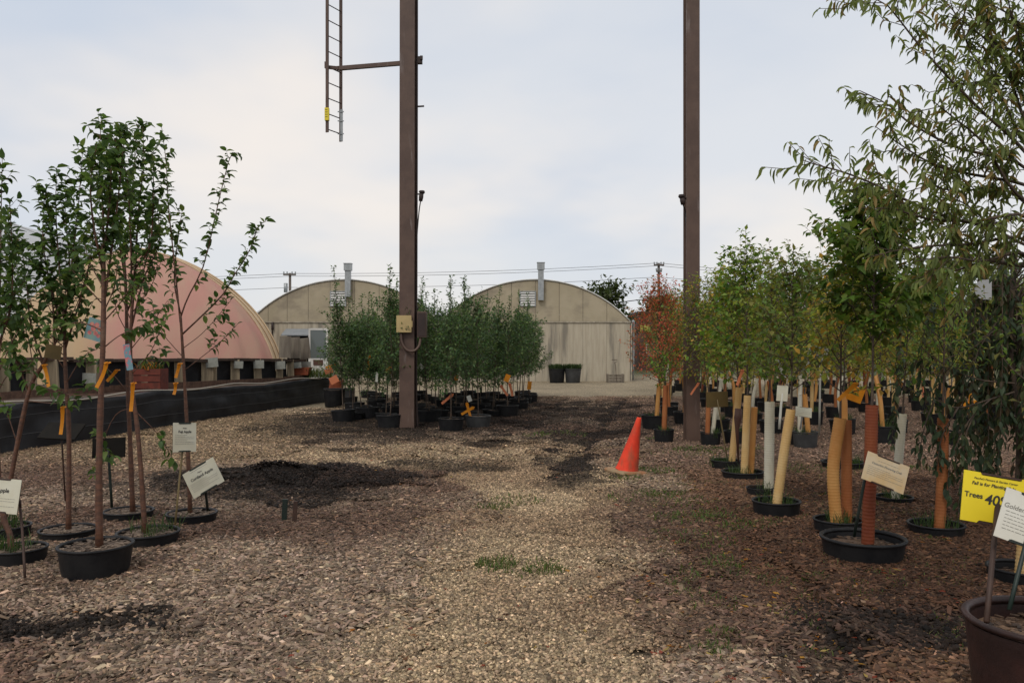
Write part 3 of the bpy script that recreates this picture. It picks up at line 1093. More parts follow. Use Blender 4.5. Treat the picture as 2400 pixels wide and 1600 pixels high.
def soil_mesh(dia, h, chips, seed=0, lvl=.88, dark=False):
    key = ('soil', round(dia, 3), round(h, 3), chips, seed, lvl, dark)
    if key not in mesh_cache:
        r = np.random.default_rng(seed + 1)
        R = dia / 2 * (.9 if lvl > .8 else .87)
        mb = MB()
        k, n = 7, 20
        V = []
        for i in range(k):
            for j in range(n):
                q = R * (i + .02) / (k - 1)
                a = j / n * 6.2832
                x, y = q * math.cos(a), q * math.sin(a)
                V.append([x, y, h * lvl + .03 * (vnoise(x * 9 + seed, y * 9, 4) - .5) + .012 * (1 - i / k)])
        V = np.array(V)
        fs = [[i * n + j, i * n + (j + 1) % n, (i + 1) * n + (j + 1) % n, (i + 1) * n + j] for i in range(k - 1) for j in range(n)]
        mb.add(V, [f[::-1] for f in fs])
        for _ in range(chips):
            q, a = R * .93 * math.sqrt(r.random()), r.random() * 6.28
            yaw = r.random() * 3.14
            tl = (r.random() - .5) * .6
            Rm = np.array(Matrix.Rotation(yaw, 3, 'Z') @ Matrix.Rotation(tl, 3, 'X'))
            l = .02 + .03 * r.random()
            mb.box((q * math.cos(a), q * math.sin(a), h * lvl + .012 + .01 * r.random()), (l, l * (.3 + .3 * r.random()), .004), Rm)
        mesh_cache[key] = mb.mesh('soil', M_DARKSOIL if dark else M_CHIPSOIL, False)
    return mesh_cache[key]


def soil_mat(name='pot_mulch', lo_=(0.05, 0.034, 0.026, 1), hi_=(0.25, 0.185, 0.135, 1)):
    m = bpy.data.materials.new(name)
    m.use_nodes = True
    t = m.node_tree
    p = t.nodes['Principled BSDF']
    p.inputs['Roughness'].default_value = 0.95
    g = NN(t, 'ShaderNodeNewGeometry')
    r = NN(t, 'ShaderNodeValToRGB')
    r.color_ramp.elements[0].color = lo_
    r.color_ramp.elements[1].color = hi_
    link(t, g.outputs['Random Per Island'], r.inputs[0])
    tc = NN(t, 'ShaderNodeTexCoord')
    n = NN(t, 'ShaderNodeTexNoise')
    n.inputs['Scale'].default_value = 60
    link(t, tc.outputs['Object'], n.inputs['Vector'])
    mr = NN(t, 'ShaderNodeMapRange')
    mr.inputs[1].default_value, mr.inputs[2].default_value, mr.inputs[3].default_value, mr.inputs[4].default_value = .3, .7, .5, 1.2
    link(t, n.outputs[0], mr.inputs[0])
    vs = NN(t, 'ShaderNodeVectorMath', operation='SCALE')
    link(t, r.outputs[0], vs.inputs[0])
    link(t, mr.outputs[0], vs.inputs['Scale'])
    link(t, vs.outputs[0], p.inputs['Base Color'])
    return m


M_CHIPSOIL = soil_mat()
M_DARKSOIL = soil_mat('dark_pot_mulch', (0.025, 0.016, 0.012, 1), (0.16, 0.095, 0.055, 1))


def guard_mb(path, rad, ribs=True, n=14):
    """a corrugated tree guard tube along a path"""
    P0 = np.asarray(path, float)
    L = np.sum(np.linalg.norm(np.diff(P0, axis=0), axis=1))
    k = int(L / 0.0080) if ribs else 8
    P = smooth_path(P0, max(k, 4))
    r = rad * (1 + (-0.065 * (np.arange(len(P)) % 3 == 2) if ribs else 0))
    mb = MB()
    mb.tube(P, r if np.ndim(r) else np.full(len(P), r), n, cap=False)
    # wall thickness: the inner skin and the lip
    mb.tube(P[[0, len(P) // 2, -1]], rad * .86, n, cap=False)
    return mb


def weeds_mesh(seed, R, n=110, h=0.19):
    key = ('weed', seed, round(R, 2))
    if key not in mesh_cache:
        r = np.random.default_rng(seed)
        mb = MB()
        for _ in range(5):
            a, q = r.random() * 6.28, R * (.25 + .6 * r.random())
            blades(mb, r, (q * math.cos(a), q * math.sin(a), 0), R * .3, n // 5, h * .35, h, .006, [(0.035, 0.068, 0.02), (0.055, 0.095, 0.025), (0.05, 0.08, 0.035)])
        mesh_cache[key] = mb.mesh('weed', M_LEAF)
    return mesh_cache[key]


def pot_parts(root, dia, h, mat=M_POT, chips=60, seed=0, weed=False, seg=28, lvl=.88, dark=False):
    p = put('pot', pot_mesh(dia, h, mat, seg), root)
    put('rim', rim_mesh(dia, h, mat, seg), p)
    put('soil', soil_mesh(dia, h, chips, seed, lvl, dark), root)
    if weed:
        put('weed', weeds_mesh(seed % 5, dia / 2), root, (0, 0, h * lvl), kind='stuff')


# ------------------------------------------------------------------ nursery trees
def wander(rng, P, amt):
    P = np.array(P, float)
    P[1:-1] += rng.normal(size=P[1:-1].shape) * amt
    return P


def spurs(wood, fo, rng, path, t0, step, ls, leafsp, size, droop, r, up=0.5):
    """short side shoots with leaves along a branch"""
    path = np.asarray(path)
    seg = np.linalg.norm(np.diff(path, axis=0), axis=1)
    cum = np.concatenate([[0], np.cumsum(seg)])
    q = cum[-1] * t0
    while q < cum[-1] * .97:
        i = min(np.searchsorted(cum, q, side='right') - 1, len(seg) - 1)
        t = unit(path[i + 1] - path[i])
        p = path[i] + t * (q - cum[i])
        side = unit(np.cross(t, rng.normal(size=3)))
        d = unit(side + t * .7 + np.array([0, 0, up * .5]))
        l = ls * (.4 + 1.0 * rng.random())
        e = p + d * l * .55 + rng.normal(size=3) * .01
        f = e + unit(d + np.array([0, 0, up])) * l * .45
        s = np.array([p, e, f])
        wood.tube(s, [r, r * .8, r * .5], 4, cap=False)
        fo.along(s, .25, leafsp, size, droop)
        q += step * (.6 + .8 * rng.random())


def near_tree(label, rim, w, zr, pot_h, trunk, leaders, r0, key, seed, tmpl=T_APPLE, pal=APPLE, size=0.071, step=0.037, spur=0.10, leafsp=0.025,
              dz=None, potmat=M_POT, bark=M_BARK, cap=300, weed=False, group='potted fruit trees on the mulch mound', d=None, droop=.35, chips=120, low=None, sp0=.12):
    rng = np.random.default_rng(seed)
    d = d or depth_of(rim[1], zr)
    dia = w * d / F
    c = at(rim[0], rim[1], d)
    base = np.array([c[0], c[1], zr - pot_h])
    root = thing('potted_tree', label, 'potted tree', base, group)
    NEAR_POTS.append((c[0], c[1], dia / 2))
    pot_parts(root, dia, pot_h, potmat, chips, seed, weed, lvl=.82 if potmat is M_POTB else .88, dark=potmat is M_POTB)
    wood, fo = MB(), Foliage(rng)
    T = np.array([at(x, y, d) for x, y in trunk])
    T[0][2] = zr - pot_h * .2
    T = smooth_path(T, 16)
    Ls = []
    for pts in leaders:
        off = (rng.random() - .5) * .5
        n = len(pts)
        Ls.append(np.array([at(x, y, d + off * (i / (n - 1)) ** 1.2) for i, (x, y) in enumerate(pts)]))
    kn = 1 + 0.13 * (np.arange(16) % 4 == 2)
    wood.tube(T - base, np.linspace(r0, r0 * .55, 16) * kn * (1 + .25 * (np.arange(16) == 0)), 9)
    for P in Ls:
        P = smooth_path(P, 14)
        wood.tube(P - base, np.linspace(r0 * (.45 if key == 'apple' else .34), .002, 14), 6)
        sw = MB()
        spurs(sw, fo, rng, P, sp0, step, spur, leafsp, size, droop, .0022)
        for v in sw.v:
            v -= base
        off_ = wood.n
        wood.v += sw.v
        wood.f += [[i + off_ for i in f] for f in sw.f]
        wood.n += sw.n
        fo.along(P, .45, .035, size * 1.15, droop, fwd=.8)
    for pts in (low or []):
        off = (rng.random() - .5) * .35
        P = smooth_path(np.array([at(x, y, d + off * i / (len(pts) - 1)) for i, (x, y) in enumerate(pts)]), 10)
        wood.tube(P - base, np.linspace(r0 * .22, .002, 10), 5)
        fo.along(P, .5, .04, size, .5)
        sw = MB()
        spurs(sw, fo, rng, P, .45, .09, .08, .03, size, droop, .002)
        wood.add(np.concatenate(sw.v) - base, sw.f)
    part('trunk', wood, bark, root, True)
    leaf_objects(root, fo, key, tmpl, pal, rng, cap, base)
    return root


near_tree('apple tree in the nearest black pot of the mulch mound, thick knotted brown trunk', (220, 1247), 165, .25, .27,
          [(228, 1252), (227, 1100), (230, 950), (236, 800), (238, 650), (236, 560)],
          [[(238, 660), (236, 480), (228, 380), (232, 275)], [(238, 700), (258, 560), (275, 420), (287, 285)], [(236, 620), (215, 520), (208, 420), (222, 330)],
           [(237, 600), (250, 480), (262, 350), (300, 300)]],
          .024, 'apple', 41, low=[[(237, 700), (200, 660), (165, 620)], [(237, 740), (280, 690), (310, 640)], [(237, 660), (205, 600), (190, 540)], [(236, 720), (262, 660), (270, 600)], [(236, 800), (275, 770), (330, 745)], [(234, 905), (150, 905), (60, 872)], [(238, 760), (180, 740), (120, 760)]])
near_tree('apple tree in a black pot with a white streak on its side, trunk upright', (157, 1212), 127, .12, .26,
          [(157, 1205), (158, 1000), (150, 850), (148, 740)],
          [[(148, 760), (135, 600), (128, 480), (130, 385)], [(148, 740), (165, 600), (180, 470), (190, 338)], [(149, 720), (160, 620), (150, 500), (150, 420)],
           [(149, 780), (112, 640), (98, 540), (105, 430)], [(150, 800), (195, 650), (212, 560), (214, 500)]],
          .021, 'apple', 42, low=[[(149, 800), (90, 740), (60, 660)], [(149, 790), (190, 740), (215, 690)], [(149, 770), (110, 700), (85, 620)], [(149, 750), (180, 690), (200, 620)], [(150, 820), (100, 770), (50, 740)], [(150, 850), (110, 800), (60, 790)], [(152, 880), (190, 820), (225, 800)]])
near_tree('apple tree in a black pot below the upright white plant sign, trunk leaning left', (340, 1218), 140, .15, .27,
          [(333, 1215), (325, 1100), (315, 980), (302, 880), (300, 760), (310, 620)],
          [[(310, 640), (318, 480), (330, 380), (327, 285)], [(302, 700), (300, 550), (290, 400), (262, 330)], [(308, 620), (345, 560), (352, 420), (348, 340)],
           [(300, 760), (330, 640), (365, 560), (360, 470)]],
          .020, 'apple', 43, weed=True, low=[[(302, 800), (350, 740), (385, 690)], [(302, 720), (345, 660), (370, 600)], [(302, 740), (280, 680), (270, 610)], [(302, 780), (270, 720), (255, 650)], [(310, 935), (260, 960), (210, 1090)], [(312, 945), (365, 1000), (400, 1060)], [(302, 860), (350, 800), (380, 720)]])
near_tree('apple tree in the pot with a buckled rim before the dark sign back', (295, 1170), 112, .12, .26,
          [(305, 1168), (298, 1000), (293, 880), (290, 700), (285, 600)],
          [[(287, 640), (262, 480), (250, 380), (258, 300)], [(285, 620), (270, 520), (245, 440), (240, 380)], [(286, 600), (300, 480), (308, 380), (312, 320)],
           [(290, 720), (330, 620), (345, 520), (338, 440)]],
          .022, 'apple', 44, low=[[(292, 860), (340, 820), (380, 830)], [(293, 900), (250, 850), (215, 830)]])
near_tree('apple tree in the pot holding the tilted white sign, open crown of bare shoots', (440, 1175), 115, .12, .26,
          [(437, 1175), (430, 1000), (425, 900), (418, 780), (414, 720)],
          [[(414, 740), (400, 600), (387, 477), (381, 371), (371, 293)], [(414, 730), (431, 684), (469, 605), (500, 471), (528, 362), (545, 352)],
           [(416, 770), (506, 683), (537, 633), (572, 577), (594, 520), (612, 508)], [(414, 720), (400, 640), (410, 540), (418, 486)]],
          .019, 'apple', 45, step=.06, spur=.06, sp0=.2, cap=300,
          low=[[(420, 800), (470, 760), (530, 690)], [(424, 850), (500, 790), (545, 745)], [(420, 820), (370, 760), (350, 700)]])
near_tree('apple tree with a crooked base in a weedy black pot beside the sign post', (42, 1255), 125, .15, .28,
          [(28, 1262), (22, 1225), (10, 1195), (-2, 1120), (-8, 950), (-6, 800)],
          [[(-6, 820), (0, 640), (2, 500), (5, 365)], [(-6, 800), (25, 700), (28, 580), (22, 470)], [(-8, 780), (-30, 640), (-25, 500), (-30, 420)]],
          .022, 'apple', 46, weed=True, low=[[(-6, 900), (20, 860), (70, 850)], [(-6, 860), (30, 780), (60, 720)], [(-6, 840), (20, 700), (60, 640)]])
near_tree('apple tree with a slanting trunk in the weedy pot behind the cut-off sign', (12, 1205), 110, .15, .27,
          [(5, 1200), (26, 1090), (66, 900), (98, 838), (125, 790)],
          [[(100, 838), (70, 740), (58, 620), (40, 540)], [(125, 790), (120, 690), (100, 620), (82, 560)], [(110, 815), (140, 760), (150, 680), (160, 620)],
           [(66, 900), (30, 800), (20, 680), (30, 600)]],
          .021, 'apple', 47, weed=True, low=[[(98, 838), (60, 780), (20, 740)], [(90, 850), (40, 830), (5, 800)], [(110, 810), (170, 770), (210, 730)], [(80, 870), (60, 760), (20, 680)], [(40, 1020), (10, 930), (-10, 880)], [(60, 920), (150, 925), (220, 890)]])

# the tall cherry in the big brown pot whose branches hang into the frame
near_tree('tall cherry tree arching in from the big brown pot, narrow drooping leaves', (2412, 1430), 362, .45, .5,
          [(2412, 1430), (2425, 1100), (2410, 700), (2420, 420), (2430, 180)],
          [[(2420, 330), (2352, 136), (2289, 105), (2270, 50), (2254, -20)],
           [(2420, 420), (2323, 315), (2271, 271), (2201, 201), (2135, 131), (2087, 74), (2035, 10), (1965, -20)],
           [(2415, 560), (2352, 500), (2250, 520), (2109, 472), (2044, 441), (1990, 415), (1930, 393), (1880, 380), (1845, 368)],
           [(2415, 560), (2352, 494), (2245, 507), (2135, 503), (2050, 480), (1974, 478)],
           [(2418, 480), (2352, 380), (2200, 340), (2087, 280), (2039, 240), (1974, 208)],
           [(2412, 640), (2352, 547), (2240, 560), (2149, 564), (2060, 575), (2000, 590)],
           [(2420, 400), (2352, 330), (2290, 200), (2230, 120), (2200, 40), (2150, -20)],
           [(2418, 450), (2340, 420), (2230, 400), (2150, 380), (2080, 340), (2010, 290)],
           [(2425, 300), (2380, 200), (2330, 60), (2310, -30)],
           [(2415, 600), (2340, 610), (2270, 600), (2200, 620), (2140, 640)],
           [(2420, 380), (2352, 270), (2320, 180), (2300, 170), (2240, 190), (2160, 190)],
           [(2420, 350), (2352, 230), (2300, 130), (2240, 70), (2180, 30)], [(2418, 500), (2330, 440), (2260, 330), (2190, 270), (2140, 230)],
           [(2418, 540), (2360, 470), (2290, 430), (2200, 440), (2120, 420)], [(2424, 260), (2370, 130), (2345, 60), (2300, 20)], [(2416, 580), (2350, 560), (2280, 520), (2220, 470), (2150, 440)],
           [(2414, 620), (2340, 580), (2260, 600), (2180, 590), (2100, 600)],
           [(2430, 190), (2436, 40), (2425, -120), (2432, -260)], [(2422, 360), (2500, 240), (2600, 130), (2680, 60)], [(2416, 520), (2520, 430), (2640, 360), (2760, 330)],
           [(2415, 600), (2500, 560), (2600, 550), (2700, 560)], [(2428, 240), (2500, 90), (2560, -40), (2590, -160)], [(2420, 440), (2480, 330), (2540, 260), (2640, 230)]],
          .026, 'cherry', 51, T_CHERRY, CHERRY, size=.054, step=.030, spur=.17, leafsp=.0155, potmat=M_POTB, bark=M_BARK2, cap=300, group=None, droop=1.1, d=3.5,
          chips=220, sp0=.2)


def auto_wood(rng, H, hb, R, n, top, r0, elev=(25, 65), wood=None, fo=None, size=.05, step=.09, spur=.16, leafsp=.04, droop=.3, path=None, top_sprig=True, reach=.9):
    """a young tree: leader, side branches that get shorter to the top, side shoots, leaves"""
    if path is None:
        path = np.array([[0, 0, 0], [rng.normal() * .02, rng.normal() * .02, H * .4], [top[0] * .6, top[1] * .6, H * .75], [top[0], top[1], H]])
    T = smooth_path(path, 18)
    wood.tube(T, np.concatenate([np.linspace(r0, r0 * .6, 9), np.linspace(r0 * .55, .003, 9)]), 7)
    az = rng.random() * 6.28
    z = T[:, 2]
    for i in range(n):
        u = (i + .3 * rng.random()) / n
        h = hb + (H - hb) * u * reach
        p = np.array([np.interp(h, z, T[:, k]) for k in range(3)])
        az += 2.4 + rng.normal() * .3
        shape = math.sin(math.pi * (0.18 + .78 * u) ** .85) ** .8
        L = R * (.35 + .75 * shape) * (.75 + .5 * rng.random())
        e = math.radians(elev[0] + (elev[1] - elev[0]) * u + rng.normal() * 8)
        d0 = np.array([math.cos(az) * math.cos(e), math.sin(az) * math.cos(e), math.sin(e)])
        d1 = unit(d0 + np.array([0, 0, .5]))
        P = smooth_path([p, p + d0 * L * .5, p + d0 * L * .5 + d1 * L * .5 + rng.normal(size=3) * .03], 7)
        wood.tube(P, np.linspace(r0 * .3, .002, 7), 4, cap=False)
        spurs(wood, fo, rng, P, .22, step, spur, leafsp, size, droop, .0018)
        fo.along(P, .3, leafsp * 1.1, size, droop)
    if top_sprig:
        i0 = int(np.searchsorted(z, hb + (H - hb) * .55))
        spurs(wood, fo, rng, T[i0:], .0, step * .8, spur * .5, leafsp, size, droop, .0018)
        fo.along(T[i0:], .2, leafsp, size, droop, fwd=.9)


def mid_tree(label, rim, w, zr, pot_h, guard, top, hb_y, R, n, pal, seed, col='cream', tmpl=S_ROUND, size=.055, leafsp=.038, step=.075, spur=.20,
             potmat=M_POT, weed=True, group='guarded trees along the right edge of the track', extra=None, elev=(25, 65), grad=.044, sparse=False, bark=M_BARK2):
    rng = np.random.default_rng(seed)
    d = depth_of(rim[1], zr)
    dia = w * d / F
    c = at(rim[0], rim[1], d)
    base = np.array([c[0], c[1], zr - pot_h])
    root = thing('potted_tree', label, 'potted tree', base, group)
    NEAR_POTS.append((c[0], c[1], dia / 2))
    pot_parts(root, dia, pot_h, potmat, 60, seed, weed, lvl=.74, dark=True)
    G = np.array([at(x, y, d) for x, y in guard]) - base
    G[0][2] = pot_h * .70
    tp = at(top[0], top[1], d) - base
    tp[2] += .16
    gt = G[-1]
    zb = at(0, hb_y, d)[2] - base[2]
    mid = gt * .55 + tp * .45
    path = np.array([G[0], (G[0] + gt) / 2, gt, mid, tp])
    wood, fo = MB(), Foliage(rng)
    auto_wood(rng, tp[2], zb, R, n, (0, 0), .018, elev, wood, fo, size, step, spur, leafsp, .3, path=path, reach=.78 if seed != 61 else .9)
    part('trunk', wood, bark, root, True)
    put('crown', foliage_mesh('crown', fo, np.arange(len(fo.P)), tmpl, pal, rng), root)
    part('tree_guard', guard_mb(G, grad), M_GUARD[col], root, True)
    for e, ec in (extra or []):
        E = np.array([at(x, y, d + .12) for x, y in e]) - base
        E[0][2] = pot_h * .70
        part('tree_guard', guard_mb(E, grad * .9), M_GUARD[ec], root, True)
    return root


mid_tree('tree with a red-brown corrugated guard and dense green crown in the wide black pot', (1982, 1230), 190, .22, .26,
         [(1993, 1242), (1999, 1080), (2003, 930)], (2010, 535), 800, .46, 34, R1PAL, 61, 'red', size=.078, leafsp=.024, step=.042, spur=.20, weed=False, elev=(20, 60), grad=.046)
mid_tree('tree in the bent orange corrugated guard, loose yellow-green crown', (1925, 1190), 112, .18, .26,
         [(1922, 1188), (1914, 1080), (1930, 960)], (1935, 590), 910, .40, 28, YELLOW, 62, 'orange', size=.064, extra=[([(1945, 1150), (1944, 965)], 'rust')], grad=.05)
mid_tree('tree whose cream corrugated guard leans right in the foremost black pot by the track', (1783, 1147), 111, .2, .27,
         [(1783, 1150), (1800, 1045), (1817, 940)], (1822, 615), 900, .46, 32, BRONZE, 63, 'cream', size=.064)
mid_tree('tree in the upright white corrugated guard, weedy half hidden pot', (1745, 1118), 62, .15, .26,
         [(1766, 1112), (1768, 922)], (1772, 640), 880, .46, 30, OLIVE, 64, 'white', size=.064, grad=.052)
mid_tree('tree in the straight amber guard with lobed green leaves and a tall leader', (1706, 1080), 97, .15, .26,
         [(1709, 1080), (1717, 908)], (1713, 560), 880, .58, 38, BRIGHT + OLIVE, 65, 'cream', size=.075, leafsp=.04, extra=[([(1724, 1078), (1733, 935)], 'orange')])
mid_tree('tree in the yellow guard that slants right, pot nearest the traffic cone', (1667, 1055), 68, .18, .27,
         [(1680, 1048), (1698, 890)], (1665, 650), 870, .58, 32, YELLOW + BRIGHT, 66, 'cream', size=.07, leafsp=.042)
mid_tree('tree in the pale guard standing behind the amber plant sign', (2053, 1138), 85, .12, .24,
         [(2056, 1145), (2073, 950)], (2095, 660), 900, .46, 30, BRONZE, 67, 'white', size=.064)
mid_tree('thin brown-leaved tree in a rust guard beside the yellow sale sign', (2150, 1200), 125, .15, .26,
         [(2158, 1195), (2165, 1080), (2166, 960)], (2172, 600), 880, .40, 24, BRONZE, 68, 'rust', size=.064, leafsp=.05, tmpl=S_NARROW, grad=.045)
mid_tree('tree in an orange guard in the grassy pot behind the bent guard', (1936, 1058), 97, .15, .27,
         [(1942, 1058), (1938, 900)], (1950, 640), 870, .55, 32, YELLOW, 69, 'orange', size=.064)
mid_tree('tree in the grey pot holding a white stake and an orange guard', (1850, 990), 58, .3, .36,
         [(1858, 985), (1848, 905)], (1862, 625), 870, .6, 34, BRONZE, 70, 'orange', size=.06, potmat=M_POTG, extra=[([(1837, 990), (1838, 860)], 'white')], grad=.04)
mid_tree('guarded tree leaning out of the frame in a black pot by the big brown pot', (2348, 1300), 150, .15, .26,
         [(2346, 1300), (2360, 1180), (2376, 1050)], (2440, 720), 950, .3, 10, BRONZE, 71, 'cream', size=.05, weed=False)
mid_tree('small bushy tree in a coral guard in the last pot before the right steel column', (1525, 985), 48, .25, .3,
         [(1525, 975), (1529, 885)], (1522, 838), 890, .28, 9, BRIGHT, 72, 'rust', size=.06, group='guarded trees behind the traffic cone')
mid_tree('scarlet maple, red and bronze fine-twigged crown beside the greenhouse corner', (1503, 952), 62, .3, .34,
         [(1508, 945), (1514, 880)], (1515, 655), 890, .80, 60, SCARLET, 73, 'orange', size=.058, elev=(28, 66), leafsp=.042, group='guarded trees behind the traffic cone')
mid_tree('bronze-leaved tree close behind the right steel column', (1632, 992), 48, .25, .3,
         [(1625, 985), (1628, 900)], (1590, 655), 890, .6, 36, BRONZE + YELLOW, 74, 'rust', size=.055, extra=[([(1636, 985), (1648, 900)], 'white')], group='guarded trees behind the traffic cone', grad=.04)


# weeping tree at the right edge
def weeping():
    rng = np.random.default_rng(81)
    d = 7.2
    c = at(2335, 1180, d)
    base = np.array([c[0], c[1], .0])
    root = thing('potted_tree', 'dark weeping tree with hanging strands of leaves behind the yellow sale sign', 'potted tree', base)
    pot_parts(root, .5, .22, M_POT, 60, 81, True)
    wood, fo = MB(), Foliage(rng)
    Hh = 2.45
    T = smooth_path([[0, 0, .18], [.02, 0, .9], [-.04, .02, 1.7], [0, 0, Hh]], 12)
    wood.tube(T, np.linspace(.026, .014, 12), 8)
    for i in range(44):
        az = i * 2.4 + rng.normal() * .3
        h = Hh * (.62 + .38 * rng.random())
        reach = (.10 + .46 * rng.random())
        if math.cos(az) < -0.5 and rng.random() < .25:
            reach += .15 + .4 * rng.random()
        drop = h * (.35 + .55 * rng.random())
        dx = np.array([math.cos(az), math.sin(az), 0])
        P = smooth_path([[0, 0, h], dx * reach * .5 + [0, 0, h + .12], dx * reach + [0, 0, h - .1], dx * reach * 1.12 + [rng.normal() * .04, rng.normal() * .04, h - .1 - drop * .5],
                         dx * reach * 1.15 + [rng.normal() * .06, rng.normal() * .06, max(h - .1 - drop, .25)]], 16)
        wood.tube(P, np.linspace(.008, .002, 16), 4, cap=False)
        fo.along(P, .12, .034, .085, 1.0, fwd=.3)
        spurs(wood, fo, rng, P, .25, .16, .13, .035, .08, 1.0, .0015, up=-.6)
    for pts in ([(2330, 900), (2276, 916), (2201, 936), (2147, 917), (2061, 882)], [(2276, 916), (2230, 960), (2190, 1040), (2172, 1130)], [(2249, 930), (2218, 1000), (2208, 1090), (2200, 1180)],
                [(2147, 917), (2124, 980), (2108, 1060)], [(2201, 936), (2165, 1000), (2150, 1080)], [(2330, 880), (2250, 872), (2190, 850), (2120, 825)]):
        P = smooth_path(np.array([at(x, y, 6.75) for x, y in pts]) - base, 12)
        wood.tube(P, np.linspace(.008, .002, 12), 5)
        fo.along(P, .25, .045, .08, 1.1)
        spurs(wood, fo, rng, P, .3, .10, .10, .04, .075, 1.1, .0015, up=-.5)
    part('trunk', wood, M_BARK2, root, True)
    fo.P = [p + base for p in fo.P]
    leaf_objects(root, fo, 'weeping', T_WEEP, DARKW, rng, 260, base)


weeping()


bxs, bys = [], []
for (qx, qy, qr) in NEAR_POTS:
    for a in np.linspace(0, 6.283, 19)[:-1]:
        a += rg.normal() * .12
        rr = qr * .93 + .05 + .05 * rg.random()
        bxs.append(qx + rr * math.cos(a))
        bys.append(qy + rr * math.sin(a))
bxs, bys = np.array(bxs), np.array(bys)
lay('banked_chips', bxs, bys, bys < 14, chip_meshes, 1.5, .28, .5, .012)


# generic trees copied into the crowds: the thing and each of its parts
def proto_tree(seed, H, hb, R, n, pal, tmpl, size, leafsp, guard=None, potmat=M_POT, r0=.016, elev=(30, 72), step=.09, spur=.16, dia=.46, pot_h=.32, weed=False, bark=M_BARK2, reach=.9):
    rng = np.random.default_rng(seed)
    P = {}
    P['pot'] = (pot_mesh(dia, pot_h, potmat, 18), None)
    P['rim'] = (rim_mesh(dia, pot_h, potmat, 18), None)
    P['soil'] = (soil_mesh(dia, pot_h, 14, seed), None)
    wood, fo = MB(), Foliage(rng)
    top = (rng.normal() * .06, rng.normal() * .06)
    path = np.array([[0, 0, pot_h * .85], [rng.normal() * .03, rng.normal() * .03, H * .35], [top[0] * .6, top[1] * .6, H * .75], [top[0], top[1], H]])
    auto_wood(rng, H, hb, R, n, top, r0, elev, wood, fo, size, step, spur, leafsp, .3, path=path, reach=reach)
    P['trunk'] = (wood.mesh('trunk', bark, True), None)
    P['crown'] = (foliage_mesh('crown', fo, np.arange(len(fo.P)), tmpl, pal, rng), None)
    if guard:
        t = np.array([[0, 0, pot_h * .85], [rng.normal() * .02, rng.normal() * .02, pot_h + .4], [rng.normal() * .06, rng.normal() * .03, pot_h + .75]])
        P['tree_guard'] = (guard_mb(t, .034, ribs=False, n=10).mesh('tree_guard', M_GUARD[guard], True), None)
    if weed:
        P['weed'] = (weeds_mesh(seed % 5, dia / 2), 'stuff')
    P['_h'] = pot_h
    return P


first_of = {}


def plant(key, proto, x, y, rz, s, label, group, lean=(0, 0), sink=.04):
    z = float(height(np.array([x]), np.array([y]))[0]) - sink
    if key not in first_of:
        root = thing('potted_tree', label, 'potted tree', (x, y, z), group)
        for nm, (me, kd) in [(k, v) for k, v in proto.items() if k[0] != '_']:
            p = put(nm, me, next(c for c in root.children if c.name.startswith('pot')) if nm == 'rim' else root, (0, 0, proto['_h'] * .88) if nm == 'weed' else None, kind=kd)
        first_of[key] = (root, list(root.children))
        r = root
    else:
        src, kids = first_of[key]
        r = src.copy()
        COL.objects.link(r)
        for k in kids:
            c = k.copy()
            COL.objects.link(c)
            c.parent = r
            for q in k.children:
                d = q.copy()
                COL.objects.link(d)
                d.parent = c
        tag(r, label, 'potted tree', group)
    r.location = (x, y, z)
    r.rotation_euler = (lean[0], lean[1], rz)
    r.scale = (s, s, s)
    return r


rp = np.random.default_rng(77)
PEARS = [proto_tree(300 + i, [2.95, 3.3, 2.9, 3.5, 3.2, 2.85][i], [.85, 1.0, .75, .95, .8, .9][i], [.75, .55, .7, .5, .65, .8][i], 36, PEAR, S_ROUND, .068, .036, r0=.014, step=.08, spur=.20, elev=[(22, 60), (35, 76), (28, 66), (38, 80), (25, 70), (20, 58)][i], reach=[.58, .66, .64, .60, .54, .68][i], dia=.54, pot_h=.36) for i in range(6)]
GREYP = proto_tree(320, 2.7, .9, .65, 38, PEAR, S_ROUND, .068, .036, potmat=M_POTG, r0=.014, step=.075, spur=.20, elev=(28, 72), dia=.54, pot_h=.36)
front = [
    (790, 945, 3, 'slim pear tree in the brown-black pot nearest the raised bed, orange tags beside it'),
    (845, 940, 0, 'pear tree with three thin stems in the pale-rimmed pot left of the steel column'),
    (897, 958, 1, 'pear tree standing close against the left side of the tall steel column'),
    (988, 948, 2, 'pear tree in the first pot right of the tall steel column'),
    (1036, 962, 4, 'pear tree in the squat dark green pot right of the steel column, weedy soil'),
    (1098, 956, 'g', 'pear tree in the grey pot with a pale sticker, front of the middle block'),
    (1166, 935, 5, 'pear tree with a rusty orange stem at the right front of the middle block'),
    (1192, 917, 1, 'pear tree in the black pot second from the muddy track'),
    (1216, 906, 3, 'sparse pear tree on the muddy track edge of the middle block'),
]
for px, py, k, lab in front:
    d = depth_of(py, .26)
    p = at(px, py, d)
    pr = GREYP if k == 'g' else PEARS[k]
    plant('pear%s' % k, pr, p[0], p[1], rp.random() * 6.28, .92 + .1 * rp.random(), lab, 'pear trees in the middle block', (rp.normal() * .02, rp.normal() * .02), sink=.08)
ORD = ['first', 'second', 'third', 'fourth', 'fifth', 'sixth', 'seventh', 'eighth', 'ninth', 'tenth', 'eleventh', 'twelfth', 'thirteenth', 'fourteenth', 'fifteenth',
       'sixteenth', 'seventeenth', 'eighteenth', 'nineteenth', 'twentieth', 'twenty-first', 'twenty-second']
